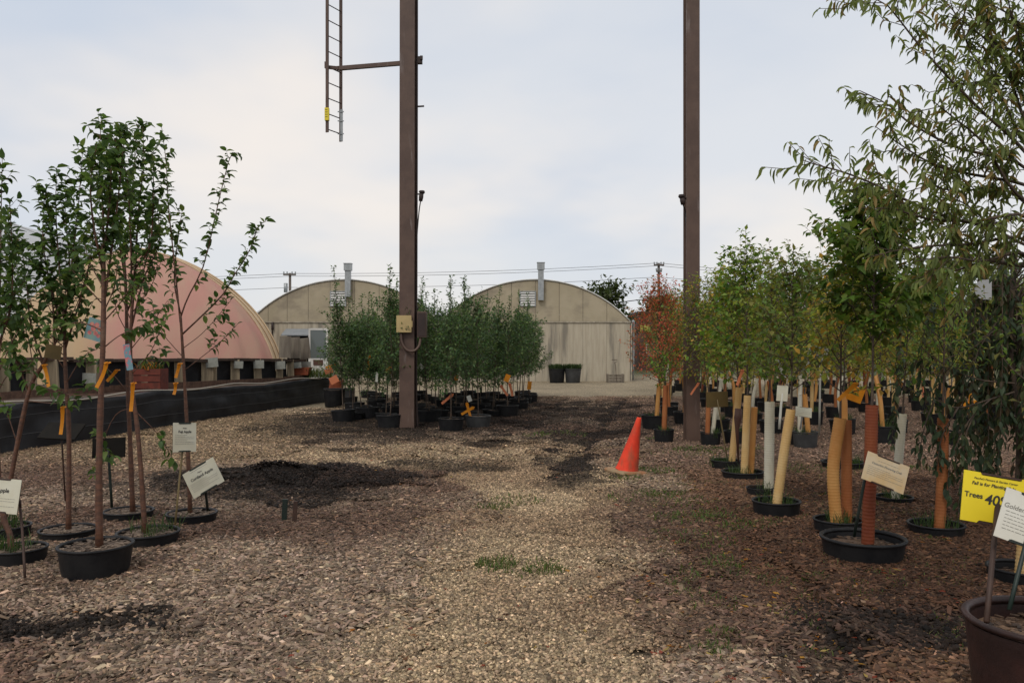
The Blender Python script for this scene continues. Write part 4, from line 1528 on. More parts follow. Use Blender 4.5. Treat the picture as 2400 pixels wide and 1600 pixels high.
for iy, yy in enumerate(np.arange(17.6, 27.5, 1.15)):
    x0 = np.interp(yy, [17, 21, 27], [-3.2, -4.0, -5.4])
    x1 = np.interp(yy, [17, 21, 27], [-0.3, 0.35, 0.75])
    for ix, xx in enumerate(np.arange(x0, x1, .80)):
        x = xx + rp.normal() * .12
        y = yy + rp.normal() * .15
        if x / y * F + CX < 850 and iy > 1 and rp.random() < .6:
            continue
        k = int(rp.integers(6))
        plant('pear%d' % k, PEARS[k], x, y, rp.random() * 6.28, .88 + .16 * rp.random(),
              'slim pear tree, %s from the left in the %s row behind the front pots' % (ORD[ix], ORD[iy]),
              'pear trees crowded in the middle block', (rp.normal() * .03, rp.normal() * .03), sink=.15)
# the airy twig reaching out at the block's right end
gcol = ['white', 'cream', 'orange', 'rust', 'cream', 'orange', 'red', 'cream']
gname = {'white': 'white', 'cream': 'cream', 'orange': 'orange', 'rust': 'rust red', 'red': 'dark red'}
pals = [BRONZE, OLIVE, YELLOW, BRONZE + OLIVE, OLIVE, YELLOW + BRIGHT, BRONZE, OLIVE + BRIGHT]
pname = ['bronze', 'olive', 'yellow-green', 'brownish', 'olive green', 'light green', 'bronze leaved', 'mixed green']
MIX = [proto_tree(400 + i, 2.75 + .1 * (i % 5), 1.1, .62, 34, pals[i], S_ROUND if i % 3 else S_NARROW, .066, .038, gcol[i], weed=(i % 2 == 0), step=.075, spur=.20, elev=(25, 68)) for i in range(8)]
for iy, yy in enumerate(np.arange(13.5, 36, 1.75)):
    x0 = np.interp(yy, [13, 16, 24, 36], [3.7, 3.55, 4.3, 7.6])
    for ix, xx in enumerate(np.arange(x0, .64 * yy + .6, 1.22)):
        k = int(rp.integers(8))
        x, y = xx + rp.normal() * .16, yy + rp.normal() * .22
        plant('mix%d' % k, MIX[k], x, y, rp.random() * 6.28, .9 + .2 * rp.random(),
              '%s tree with %s guard, %s from the track in %s right-hand back row' % (pname[k], gname[gcol[k]], ORD[ix], ORD[iy]),
              'back rows of the right-hand tree field', (rp.normal() * .03, rp.normal() * .03))


# ------------------------------------------------------------------ steel columns, ladder, electrics
def h_column(label, x, y, w, dep, lean, Hh=11.5):
    o = thing('steel_column', label, 'steel column', (x, y, -.1))
    tf, tw = .022, .016
    L = np.array([lean, 0, 0])

    def plate(nm, cx, cy, sx, sy):
        mb = MB()
        ks = 12
        V, fs = [], []
        for i in range(ks + 1):
            z = Hh * i / ks
            o_ = L * z
            for a, b in ((-1, -1), (1, -1), (1, 1), (-1, 1)):
                V.append([cx + a * sx / 2 + o_[0], cy + b * sy / 2, z])
        for i in range(ks):
            for j in range(4):
                fs.append([i * 4 + j, i * 4 + (j + 1) % 4, (i + 1) * 4 + (j + 1) % 4, (i + 1) * 4 + j])
        fs += [[3, 2, 1, 0], [ks * 4 + j for j in range(4)]]
        mb.add(np.array(V), fs)
        return part(nm, mb, M_STEEL, o)
    plate('flange', 0, -dep / 2, w, tf)
    plate('flange', 0, dep / 2, w, tf)
    plate('web', 0, 0, tw, dep - tf - .002)
    return o


cA = on_ground(934, 990)
colA = h_column('tall brown steel column carrying the beige junction box and the ladder bracket', cA[0], cA[1] + .13, .29, .26, .0013)
cB = on_ground(1592, 1018)
colB = h_column('tall brown steel column on the right behind the traffic cone', cB[0], cB[1] + .12, .225, .24, -.0004)
dA = cA[1]


def zA(y, d=dA):
    return EYE - (y - HY) / F * d


# ladder beside the left column
xl = (766 - CX) / F * dA
ld = thing('ladder', 'brown steel ladder hanging high beside the left column', 'ladder', (xl, dA + .05, zA(308)))
yaw = math.radians(62)
hx = np.array([math.cos(yaw), math.sin(yaw), 0]) * .2
ht = 6.2
bk = {}
for s, low in ((-1, 0.0), (1, -.09)):
    mb = MB()
    q = hx * s
    mb.box((q[0], q[1], ht / 2 + low / 2), (.065, .022, ht - low), np.array(Matrix.Rotation(yaw + math.pi / 2, 3, 'Z')))
    part('rail', mb, M_STEEL, ld)
rung = MB()
rung.tube([-hx, hx], .011, 6)
rme = rung.mesh('rung', M_STEELD)
for i in range(21):
    put('rung', rme, ld, (0, 0, .06 + .3 * i))
mb = MB()
mb.box((hx[0] + .02, hx[1] - .035, .22), (.05, .03, .62))
for z in (.05, .30, .48):
    mb.bar((hx[0] - .05, hx[1] - .055, z), (hx[0] + .07, hx[1] - .055, z), .02, .018)
part('splice_plate', mb, M_GALV, ld)
mb = MB()
mb.box((-hx[0], -hx[1] - .016, .34), (.078, .07, .24), None)
part('warning_sticker', mb, make_mat('yellow_sticker', (0.72, 0.58, 0.03), rough=.5), ld, label='yellow sticker wrapped on the ladder rail')
mb = MB()
for i in range(4):
    mb.box((-hx[0] - .005, -hx[1] - .0525, .42 - i * .045), (.045, .002, .008))
part('printed_lines', mb, M_INK, ld, kind='stuff')
# bracket arm from ladder to column: belongs to the ladder
mb = MB()
zb0, zb1 = zA(157) - zA(308), zA(143) - zA(308)
xb1 = (928 - CX) / F * dA - xl
mb.bar((.06, -.03, zb0), (xb1, .0, zb1), .07, .075)
mb.box((-.13, -.14, zb0 + .03), (.04, .05, .12))
mb.bar((-.14, -.12, zb0), (.09, -.05, zb0), .05, .06)
part('bracket_arm', mb, M_STEEL, ld)


def ab(mbx):
    return mbx


# electrics on the left column
bx = (930 - CX) / F * dA
jb = thing('junction_box', 'beige junction box on the front of the left steel column', 'junction box', (bx, cA[1] - .06, zA(744)))
mb = MB()
mb.box((0, 0, 0), (.27, .10, .31))
part('box', mb, M_BOX, jb)
mb = MB()
mb.box((-.005, -.057, .0), (.285, .016, .325))
part('cover', mb, M_BOX, jb)
mb = MB()
mb.box((.148, -.03, 0), (.02, .06, .12))
part('latch', mb, M_BOX, jb)
bb = thing('breaker_box', 'brown breaker box on the right side of the left steel column', 'breaker box', ((966 - CX) / F * dA + .02, cA[1] + .12, zA(745)))
mb = MB()
mb.box((0, 0, 0), (.17, .24, .50))
part('box', mb, M_STEEL, bb)
mb = MB()
mb.box((0, -.128, .0), (.14, .014, .45))
part('door', mb, M_STEELD, bb)
cd = MB()
y0 = cA[1] - .06
P = [at(921, 762, y0), at(923, 785, y0 - .02), at(934, 803, y0 - .03), at(950, 806, y0 - .03), at(962, 795, y0), at(966, 775, cA[1] + .06)]
cd.tube(smooth_path(P, 22), .026, 8)
tag(part('conduit', cd, M_STEEL, None, True), 'curved brown conduit looping from the beige junction box to the breaker box', 'conduit')
cd = MB()
xg = (955 - CX) / F * dA
cd.tube(smooth_path([(xg + .03, cA[1] + .1, -.05), (xg + .0, cA[1] + .1, .6), (xg, cA[1] + .1, 2.0), (xg + .01, cA[1] + .1, 6), (xg + .015, cA[1] + .1, 11)], 12), .02, 6)
tag(part('conduit', cd, M_STEELD, None, True), 'straight dark conduit running up inside the left steel column', 'conduit')


def lamp(label, px, py0, py1, d, side, anchor):
    p0, p1 = at(px, py0, d), at(px - side * 3, py1, d)
    o = thing('floodlight', label, 'floodlight', p0)
    mb = MB()
    mb.tube([(0, 0, 0), (0, 0, -.03), (-.005 * side, 0, -.05)], [.05, .062, .05], 10)
    part('cap', mb, M_STEELD, o, True)
    mb = MB()
    e = p1 - p0
    mb.tube([(-.005 * side, 0, -.05), e * .6, e], [.038, .045, .036], 10)
    part('lamp_body', mb, M_STEELD, o, True)
    mb = MB()
    mb.bar((-.0 * side, 0, -.06), (anchor * 1.0, .05, -.06), .03, .025)
    part('bracket', mb, M_STEELD, o)
    return p1


p = lamp('small dark floodlight clipped high on the right edge of the left column', 969, 438, 462, cA[1] + .1, 1, -.08)
cb = MB()
cb.tube(smooth_path([p, at(962, 490, cA[1] + .12), at(957, 560, cA[1] + .1), at(955, 680, cA[1] + .1), at(960, 712, cA[1] + .1)], 16), .011, 6)
tag(part('cable', cb, M_WIRE, None, True), 'cable running down from the floodlight to the breaker box on the left column', 'cable')
p = lamp('small dark floodlight clipped on the left edge of the right column', 1566, 447, 470, cB[1], -1, .10)
cb = MB()
cb.tube(smooth_path([p, at(1574, 490, cB[1] + .1), at(1578, 560, cB[1] + .1), at(1578, 800, cB[1] + .12), at(1578, 1000, cB[1] + .14)], 16), .011, 6)
tag(part('cable', cb, M_WIRE, None, True), 'cable running down the left side of the right steel column', 'cable')
mb = MB()
q = at(964, 139, dA + .13)
mb.box(q, (.10, .10, .13))
mb.box(q + [.04, -.06, .03], (.05, .05, .07))
tag(part('clamp', mb, M_STEELD, None), 'dark clamp at the ladder bracket height on the left column', 'clamp')
mb = MB()
mb.tube([at(958, 245, dA + .13), at(974, 244, dA + .13)], .018, 8)
tag(part('hook', mb, M_STEELD, None), 'short stub hook sticking out of the left column above the floodlight', 'hook')


# ------------------------------------------------------------------ traffic cone
cc = at(1439, 1092, depth_of(1092, 0))
cone = thing('traffic_cone', 'faded orange traffic cone leaning right beside the track', 'traffic cone', (cc[0], cc[1], float(height(np.array([cc[0]]), np.array([cc[1]]))[0]) + .026))
tilt = np.array(Matrix.Rotation(math.radians(12.5), 3, 'Y') @ Matrix.Rotation(math.radians(3), 3, 'X'))
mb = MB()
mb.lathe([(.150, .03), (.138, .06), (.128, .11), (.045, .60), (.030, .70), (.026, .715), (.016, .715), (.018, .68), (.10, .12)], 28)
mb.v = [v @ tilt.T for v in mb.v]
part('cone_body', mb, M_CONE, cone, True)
mb = MB()
R8 = []
for k, (s_, z) in enumerate([(.205, -.01), (.21, .012), (.20, .034), (.155, .038)]):
    for cxx, cyy in ((-1, -1), (1, -1), (1, 1), (-1, 1)):
        for a in range(3):
            an = math.atan2(cyy, cxx) + (a - 1) * .35
            R8.append([cxx * (s_ - .03) + .03 * math.cos(an), cyy * (s_ - .03) + .03 * math.sin(an), z])
R8 = np.array(R8)
n = 12
fs = [[i * n + j, i * n + (j + 1) % n, (i + 1) * n + (j + 1) % n, (i + 1) * n + j] for i in range(3) for j in range(n)] + [list(range(n))[::-1], [36 + j for j in range(n)]]
Rb = np.array(Matrix.Rotation(math.radians(5), 3, 'Y') @ Matrix.Rotation(math.radians(28), 3, 'Z'))
mb.add(R8 @ Rb.T, fs)
part('base_plate', mb, M_CONEB, cone)


# ------------------------------------------------------------------ signs
def text_mesh(body, size, mat, bold=False, shear=0.0, sx=1.0):
    cu = bpy.data.curves.new('lettering', 'FONT')
    cu.body = body
    cu.size = size
    cu.align_x = 'CENTER'
    cu.align_y = 'CENTER'
    cu.extrude = .0006
    cu.shear = shear
    if bold:
        cu.offset = size * .018
    o = bpy.data.objects.new('tmp', cu)
    COL.objects.link(o)
    dg = bpy.context.evaluated_depsgraph_get()
    me = bpy.data.meshes.new_from_object(o.evaluated_get(dg))
    bpy.data.objects.remove(o)
    me.materials.clear()
    me.materials.append(mat)
    if sx != 1.0:
        for v in me.vertices:
            v.co.x *= sx
    return me


def plant_sign(label, c, w, h, roll, yaw=0, pitch=0, card=M_CARD, holder=M_CLIP, stake=None, stake_r=.008, stake_mat=None, texts=(), lines=(), notch=.17, group=None, stakepart=True, cat='plant sign', stake_off=None):
    """a card held by notched clips on a stake; texts: (string, x, y, size, mat, bold, shear); lines: (x0, x1, y)"""
    o = thing('plant_sign', label, cat, c, group)
    R = Matrix.Rotation(math.radians(yaw), 4, 'Z') @ Matrix.Rotation(math.radians(pitch), 4, 'X') @ Matrix.Rotation(math.radians(roll), 4, 'Y')
    Rn = np.array(R.to_3x3())

    def tr(mb):
        mb.v = [v @ Rn.T for v in mb.v]
        return mb
    # card outline with a notch at top and bottom where the holder grips it
    nx = w * .28
    nd = h * .05
    prof = [(-w / 2, -h / 2), (-nx, -h / 2), (-nx + .01, -h / 2 + nd), (nx - .01, -h / 2 + nd), (nx, -h / 2), (w / 2, -h / 2),
            (w / 2, h / 2), (nx, h / 2), (nx - .01, h / 2 - nd), (-nx + .01, h / 2 - nd), (-nx, h / 2), (-w / 2, h / 2)]
    mb = MB()
    k = len(prof)
    V = [[x, -.002, z] for x, z in prof] + [[x, .002, z] for x, z in prof]
    mb.add(np.array(V), [list(range(k)), [k + i for i in reversed(range(k))]] + [[(i + 1) % k, i, k + i, k + (i + 1) % k] for i in range(k)])
    part('card', tr(mb), card, o)
    mb = MB()
    mb.box((0, .006, 0), (w * .985, .006, h * .985))
    part('back_plate', tr(mb), holder, o)
    for s in (-1, 1):
        mb = MB()
        mb.box((0, .001, s * (h / 2 - nd * .35)), (nx * 1.9, .014, nd * .75))
        part('clip', tr(mb), holder, o)
    for tx in texts:
        me = text_mesh(tx[0], tx[3], tx[4], tx[5], tx[6] if len(tx) > 6 else 0.0, tx[7] if len(tx) > 7 else 1.0)
        to = put('lettering', me, o)
        to.matrix_basis = R @ Matrix.Translation((tx[1], -.0032, tx[2])) @ Matrix.Rotation(math.radians(90), 4, 'X')
    if lines:
        mb = MB()
        r = random.Random(len(label))
        for x0, x1, z in lines:
            x = x0
            while x < x1:
                l = min(.008 + .02 * r.random(), x1 - x)
                mb.box((x + l / 2, -.0028, z), (l, .0012, h * .009))
                x += l + .004
        part('printed_lines', tr(mb), M_INKL, o, kind='stuff')
    if stake is not None:
        mb = MB()
        st = Rn @ np.array([stake_off or 0, .014, 0])
        mb.tube(smooth_path([st, np.asarray(stake, float) - np.asarray(c)], 4), stake_r, 7)
        part('stake', mb, stake_mat or holder, o, True)
    return o


def para(w, h, rows, y0, dy):
    return [(-w * .42, w * (.42 if i % 3 else .1), y0 - dy * i) for i in range(rows)]


c = at(-8, 1137, 5.45)
plant_sign('pale green-edged plant sign cut off by the picture edge, text ending in Apple', c, .335, .226, 3, -8, -8, M_CARD, M_CLIP, None,
           texts=[('Apple', .045, .035, .038, M_INK, True)], lines=para(.335, .226, 5, .0, .017))
mb = MB()
P = [at(46, 1165, 5.5), at(52, 1230, 5.45), at(57, 1326, 5.35)]
mb.tube(smooth_path(P, 6), .0085, 7)
mb.tube(np.array(P[:1] + [P[0] + [0, 0, .05]]), .0085, 7)
tag(part('sign_stake', mb, M_CLIP, None, True), 'brown stake at the right edge of the cut-off plant sign', 'stake')
c = at(424, 1004, 6.62)
plant_sign('upright narrow white plant sign on a bamboo stake before the fabric wall', c, .2, .235, 4, 52, -6, M_CARD, M_CLIPG, at(402, 1205, 6.55), .008, M_BAMBOO,
           texts=[('Fuji Apple', 0, .045, .028, M_INK, True), ('Malus', 0, .073, .014, M_INK, False)], lines=para(.2, .235, 6, .018, .014))
c = at(467, 1097, 6.95)
plant_sign('white plant sign tilted steeply, reading Cortland Apple', c, .30, .235, -31, -6, -10, M_CARD, M_CLIPG, at(477, 1172, 7.1), .011, M_CLIPG,
           texts=[('Cortland Apple', 0, .028, .034, M_INK, True), ('Malus', -.005, .062, .017, M_INK, False)], lines=para(.3, .235, 5, -.005, .016) + [(-.08, .08, .092)])
c = at(250, 1028, 7.9)
plant_sign('black back of a plant sign on a black stake between two apple trunks', c, .33, .19, 3, 176, 8, M_BLACKS, M_BLACKS, at(257, 1165, 7.9), .013, M_CLIPG)
c = at(142, 990, 7.6)
plant_sign('dark sign tipped back and half rounded in front of the fabric wall', c, .40, .2, -2, 170, 48, M_BLACKS, M_BLACKS, at(150, 1150, 7.75), .008, M_CLIP)
for (xa, ya, xb, yb, m, lab) in [(655, 1146, 652, 1203, M_CLIPG, 'short black-green stake stub in the mulch by the dark soil'), (679, 1150, 675, 1206, M_CLIP, 'short brown stake stub close beside the black-green one')]:
    d = depth_of(yb, .0)
    mb = MB()
    mb.bar(at(xb, yb + 6, d), at(xa, ya, d), .045 if m is M_CLIPG else .036, .02)
    tag(part('stake_stub', mb, m, None), lab, 'stake')

d = 3.62
c = at(2296, 1150, d)
plant_sign('bright yellow sale sign reading Trees 40%, on a brown stake', c, .315, .222, 9.5, -6, -12, M_CARDY, M_CLIP, at(2266, 1428, 3.3), .0115, M_CLIP,
           texts=[("Pesche's Flowers & Garden Center", -.022, .083, .0128, M_INK, False, .15), ('Fall is for Planting Sale', -.030, .060, .0205, M_INK, True, .2), ('Trees', -.110, .006, .033, M_INK, True),
                  ('40%', -.012, -.004, .062, M_INK, True, .15)], notch=.2)
c = at(2372, 1200, 3.42)
plant_sign('white plant sign overlapping the yellow sale sign, text starting Golden', c, .26, .215, 20, -8, -14, make_mat('clean_card', (0.66, 0.65, 0.58), (0.60, 0.58, 0.50), scale=3, rough=.5), M_CLIPG, at(2318, 1400, 3.3), .009, M_CLIPG,
           texts=[('Golden Raindrops', -.02, .035, .028, M_INKL, False, .15)], lines=para(.26, .215, 6, .012, .015))
c = at(2034, 1085, 5.75)
plant_sign('amber-stained plant sign tilted in the wide black pot, reading Flowering Crab', c, .315, .205, 22, 6, -14, M_CARDO, M_CLIP, at(1962, 1232, 5.85), .011, M_CLIPG,
           texts=[('Centurion Flowering Crab', 0, .035, .021, M_INKL, True, .15)], lines=para(.315, .205, 5, .006, .014) + [(-.07, .09, .062)], stake_off=-.13)
c = at(1846, 946, 9.6)
plant_sign('small white plant sign right of the leaning cream guard', c, .20, .115, 8, 8, -10, M_CARD, M_TRIM, at(1838, 985, 9.7), .012, M_WHITE, lines=para(.2, .115, 4, .02, .018))
c = at(1886, 813, 9.9)
plant_sign('pale square plant sign hung high among the bronze leaves', c, .17, .16, 12, 6, 0, M_PLACARD, M_PLACARD, at(1882, 1000, 10.2), .012, M_TAGW)
c = at(1797, 903, 12.6)
plant_sign('pale plant sign on two white stakes behind the white guard', c, .17, .24, 4, 0, 0, M_CARD, M_CARD, at(1790, 985, 12.6), .02, M_TAGW)
c = at(1647, 917, 10.6)
plant_sign('olive-brown back of a plant sign on a bamboo stake left of the yellow guards', c, .28, .20, 3, 178, -4, M_OLIVE, M_OLIVE, at(1672, 1062, 10.7), .009, M_BAMBOO)
mb = MB()
dd = 10.2
mb.tube([at(1697, 938, dd), at(1695, 960, dd), at(1693, 985, dd), at(1696, 1060, dd)], [.045, .05, .025, .008], 8)
tag(part('paddle_stake', mb, M_BROWNP, None, True), 'dark brown paddle-shaped stake beside the olive sign back', 'stake')
# round reflector card hung in the weeping tree
mb = MB()
V = []
for k in range(13):
    a = math.radians(90 + 180 * k / 12)
    V.append([.085 * math.cos(a), 0, .085 * math.sin(a)])
V += [[.06, 0, -.085], [.06, 0, .085]]
V = np.array(V)
n = len(V)
mb.add(np.concatenate([V, V + [0, .004, 0]]), [list(range(n)), [n + i for i in reversed(range(n))]] + [[(i + 1) % n, i, n + i, n + (i + 1) % n] for i in range(n)])
tag(part('hanging_card', mb, make_mat('silver_card', (.40, .41, .42), rough=.4), None, loc=at(2262, 665, 7.0)), 'silvery half-round card hanging in the weeping tree', 'tag')


# tags and straps
def strap(label, p, L, wd, ang, mat, yaw=0, group='strap tags on the trees', loop=True):
    o = thing('strap_tag', label, 'tag', p, group)
    mb = MB()
    n = 8
    V = []
    for i in range(n):
        t = i / (n - 1)
        b = .012 * math.sin(t * 3.1)
        wv = wd * (1.25 if i == 1 else 1)
        V += [[-wv / 2, b, -L * t], [wv / 2, b + .004, -L * t]]
    V = np.array(V)
    R = np.array(Matrix.Rotation(math.radians(yaw), 3, 'Z') @ Matrix.Rotation(math.radians(ang), 3, 'Y'))
    Vb = V + [0, .0015, 0]
    k = len(V)
    fs = [[2 * i, 2 * i + 1, 2 * i + 3, 2 * i + 2] for i in range(n - 1)]
    mb.add(np.concatenate([V, Vb]) @ R.T, fs + [[k + q for q in reversed(f)] for f in fs] + [[2 * i, 2 * i + 2, k + 2 * i + 2, k + 2 * i] for i in range(n - 1)] + [[2 * i + 3, 2 * i + 1, k + 2 * i + 1, k + 2 * i + 3] for i in range(n - 1)])
    part('strap', mb, mat, o)
    if loop:
        mb = MB()
        mb.tube([(.02 * math.cos(a), .02 * math.sin(a) + .015, .004 * math.sin(a)) for a in np.linspace(0, 6.0, 10)], .004, 5)
        part('loop', mb, mat, o)
    return o


for (x, y, d, L, ang, lab) in [
    (244, 833, 5.6, .19, 26, 'bright orange strap tag slanting across the nearest apple trunk'),
    (143, 935, 6.6, .22, 4, 'long orange strap tag hanging straight before the fabric wall'),
    (100, 838, 6.6, .18, -12, 'orange strap tag on the slanting apple trunk'),
    (268, 850, 7.4, .13, 40, 'short amber strap tag behind the nearest apple trunk'),
    (412, 835, 7.3, .13, 14, 'yellow strap tag beside the apple tree with bare shoots'),
    (402, 880, 7.2, .10, 8, 'small amber strap tag low by the apple tree with bare shoots'),
    (305, 880, 6.4, .22, 4, 'ochre strap tag lying along the left-leaning apple trunk')]:
    strap(lab, at(x, y, d), L, .026, ang, M_TAGO, rp.random() * 40 - 20)
mb = MB()
Rt = np.array(Matrix.Rotation(math.radians(17), 3, 'Y'))
mb.box((0, 0, 0), (.125, .003, .15), Rt)
pt = tag(part('picture_tag', mb, make_mat('teal_print', (.13, .25, .30), (.20, .30, .26), scale=16, rough=.4), None, loc=at(218, 757, 5.75)), 'fruit picture tag tucked beside the nearest apple trunk', 'tag')
mb = MB()
for fx2, fz2, fr2 in ((-.03, .03, .017), (.005, .035, .018), (.032, .012, .016), (-.012, .002, .018), (.012, -.022, .017), (-.03, -.03, .015), (.036, -.035, .014)):
    ring = np.array([[fx2 + fr2 * math.cos(a), -.0022, fz2 + fr2 * math.sin(a)] for a in np.linspace(0, 6.283, 13)[:-1]])
    mb.add(ring @ Rt.T, [list(range(12))])
part('fruit_print', mb, make_mat('apple_print', (.50, .12, .14), (.55, .28, .20), scale=40, rough=.4), pt, kind='stuff')
mb = MB()
mb.box((0, 0, 0), (.05, .003, .20), np.array(Matrix.Rotation(math.radians(-9), 3, 'Y')))
tag(part('picture_tag', mb, M_FRUIT, None, loc=at(294, 820, 6.3)), 'narrow fruit picture tag seen edge-on between two apple trunks', 'tag')
mb = MB()
mb.box((0, 0, 0), (.13, .004, .11), np.array(Matrix.Rotation(math.radians(10), 3, 'Y')))
tag(part('plaque', mb, M_OLIVE, None, loc=at(122, 808, 6.5)), 'small olive-brown card hung among the apple branches', 'tag')
for (x, y, d, L, ang, m, lab) in [
    (1786, 828, 9.2, .22, -22, M_TAGW, 'white strap tag slanting among leaves above the upright white guard'),
    (1862, 795, 9.6, .31, 8, M_TAGW, 'long white strap tag beside the pale square sign'),
    (1706, 850, 9.6, .19, 20, M_TAGR, 'tan strap tag atop the two amber guards'),
    (1605, 880, 13, .22, 35, M_TAGR, 'coral strap tag right behind the right steel column'),
    (1640, 845, 14, .2, 65, M_TAGR, 'coral strap tag lying nearly flat right of the right steel column'),
    (1700, 868, 13, .26, 8, M_TAGO, 'orange-brown strap tag over the yellow guards'),
    (1838, 905, 12, .36, -3, M_TAGW, 'white strap tag over the grey pot'),
    (2230, 905, 9.5, .2, 4, M_TAGO, 'amber strap tag deep in the weeping leaves'),
    (1968, 880, 6.6, .2, 45, M_TAGO, 'amber strap tag above the bent orange guard'),
    (2120, 870, 9.5, .24, -4, M_TAGR, 'coral strap tag left of the rust guard')]:
    strap(lab, at(x, y, d), L, .032, ang, m, rp.random() * 40 - 20)
mb = MB()
mb.box((0, 0, 0), (.16, .004, .15), np.array(Matrix.Rotation(math.radians(20), 3, 'Y')))
tag(part('care_card', mb, M_TAGO, None, loc=at(1965, 905, 8.2)), 'amber care card hung above the bent orange guard', 'tag')
mb = MB()
mb.box((0, 0, 0), (.17, .004, .13), np.array(Matrix.Rotation(math.radians(-12), 3, 'Y')))
tag(part('care_card', mb, M_TAGO, None, loc=at(2230, 935, 9.0)), 'amber care card behind the weeping strands', 'tag')
for (x, y, d, sx, sz, ang, m, lab) in [
    (755, 852, 17.4, .17, .11, -18, M_TAGR, 'coral care card above the brown-black pot by the raised bed'),
    (767, 872, 17.2, .18, .15, -28, M_TAGR, 'pale coral care card tilted in front of the red pot'),
    (966, 843, 17, .12, .12, 45, M_TAGW, 'pale diamond-shaped tag right of the left steel column'),
    (893, 848, 17.5, .12, .14, 10, M_TAGO, 'amber care card low left of the left steel column'),
    (1165, 868, 17.5, .11, .16, 20, M_TAGO, 'orange care card at the right front of the middle block'),
    (1216, 885, 20, .10, .20, 6, M_TAGO, 'amber care card over the block corner by the muddy track'),
    (1078, 915, 16, .08, .12, -20, M_TAGW, 'pale picture card among the front pots of the middle block'),
    (1048, 868, 18, .09, .12, 5, M_TAGO, 'small brownish orange card inside the middle block')]:
    mb = MB()
    mb.box((0, 0, 0), (sx, .004, sz), np.array(Matrix.Rotation(math.radians(ang), 3, 'Y')))
    tag(part('care_card', mb, m, None, loc=at(x, y, d)), lab, 'tag')
for (x, y, d, L, ang, m, lab) in [
    (1040, 905, 16.3, .3, 50, M_TAGR, 'coral strap tag in the weedy squat pot'), (1072, 925, 16, .28, -15, M_TAGO, 'yellow strap tag over the grey pot'),
    (1088, 935, 15.9, .28, 60, M_TAGO, 'yellow strap tag lying over the grey pot rim'), (1150, 885, 17, .26, -35, M_TAGR, 'coral strap tag at the right front stem'),
    (1170, 880, 17.3, .28, -14, M_TAGR, 'pale coral strap tag left of the amber card'), (848, 815, 17.8, .34, 6, M_TAGO, 'yellow strap tag on the three-stemmed pear'),
    (866, 855, 17.4, .2, 3, M_TAGW, 'cream strap tag beside the three-stemmed pear'), (770, 838, 17.5, .22, 75, M_TAGO, 'amber strap tag curling over the coral cards')]:
    strap(lab, at(x, y, d), L, .05, ang, m, rp.random() * 40 - 20)


# ------------------------------------------------------------------ raised bed with fabric side, back fence
A0, A1 = np.array([-8.5, 8.1]), np.array([-5.57, 24.9])
bed = thing('raised_bed', 'long raised bed wrapped in sagging black landscape fabric', 'raised bed', (A0[0], A0[1], 0))
nu, nv = 120, 9
V = []
rb = np.random.default_rng(3)
dirb = unit(np.append(A1 - A0, 0))
nrm = np.array([dirb[1], -dirb[0], 0])
for i in range(nu):
    t = i / (nu - 1)
    p = np.append(A0 + (A1 - A0) * t, 0)
    top = .73 - .02 * t + .06 * (fbm(np.array([t * 16]), np.array([1.0]), 7, 3)[0] - .5) * 2
    for j in range(nv):
        u = j / (nv - 1)
        w = fbm(np.array([t * 22.0]), np.array([u * 2.5]), 8, 4)[0] - .5
        w2 = fbm(np.array([t * 5.0]), np.array([u * 5.0]), 18, 3)[0] - .5
        f = .13 * math.sin(u * 3.1) * (w * 1.6 + w2) + .05 * (1 - u) + (.03 if j == nv - 1 else 0)
        V.append(p + nrm * f + [0, 0, -.03 + (top + .03) * u] - np.append(A0, 0))
    V.append(p - nrm * .35 + [0, 0, top - .03] - np.append(A0, 0))
mb = MB()
mb.grid(np.array(V), nu, nv + 1)
part('fabric_side', mb, M_FABRIC, bed, True)
Vs = np.array(V).reshape(nu, nv + 1, 3)
for jj in (3, 6):
    mb = MB()
    mb.tube(Vs[:, jj] + nrm * .004, .006, 4)
    part('seam_line', mb, make_mat('fabric_thread', (.06, .06, .062), rough=.7), bed, True)
# end face towards the greenhouses, and the soil
q0, q1 = np.append(A1 - A0, 0), np.append(A1 - A0, 0) + np.array([-4.2, .5, 0])
mb = MB()
V = []
for i in range(12):
    t = i / 11
    p = q0 * (1 - t) + q1 * t
    for j in range(5):
        V.append(p + [0, .06 * math.sin(t * 20) + .05 * (1 - j / 4), -.03 + .73 * j / 4])
mb.grid(np.array(V), 12, 5)
part('fabric_end', mb, M_FABRIC, bed, True)
mb = MB()
V = []
for i in range(40):
    t = i / 39
    p = np.append(A0 + (A1 - A0) * t, 0) - np.append(A0, 0)
    for j in range(8):
        V.append(p - nrm * (.06 + j * .85) + [0, 0, .66 - .02 * t + .06 * (vnoise(t * 25, j * 1.7, 2) - .5)])
mb.grid(np.array(V), 40, 8)
part('bed_soil', mb, make_mat('bed_soil', (.10, .065, .045), (.055, .036, .026), scale=4, rough=.95, bump=.8, bscale=30), bed, True)
mb = MB()
P = []
for i in range(60):
    t = i / 59
    p = np.append(A0 + (A1 - A0) * t, 0)
    P.append(p + nrm * (.02 + .05 * math.sin(t * 23)) + [0, 0, .76 - .02 * t + .03 * math.sin(t * 31)])
mb.tube(P, .016, 6)
tag(part('garden_hose', mb, M_HOSE, None, True), 'pale hose lying along the top edge of the black fabric wall', 'hose')

# the fence behind the bed
B0, B1 = np.array([-10.6, 13.2]), np.array([-6.2, 24.5])


def fence_at(px):
    k = (px - CX) / F
    # x = k*y ; x = B0x + s*(B1x-B0x), y = B0y + s*(B1y-B0y)
    dxy = B1 - B0
    s = (k * B0[1] - B0[0]) / (dxy[0] - k * dxy[1])
    return B0 + s * dxy


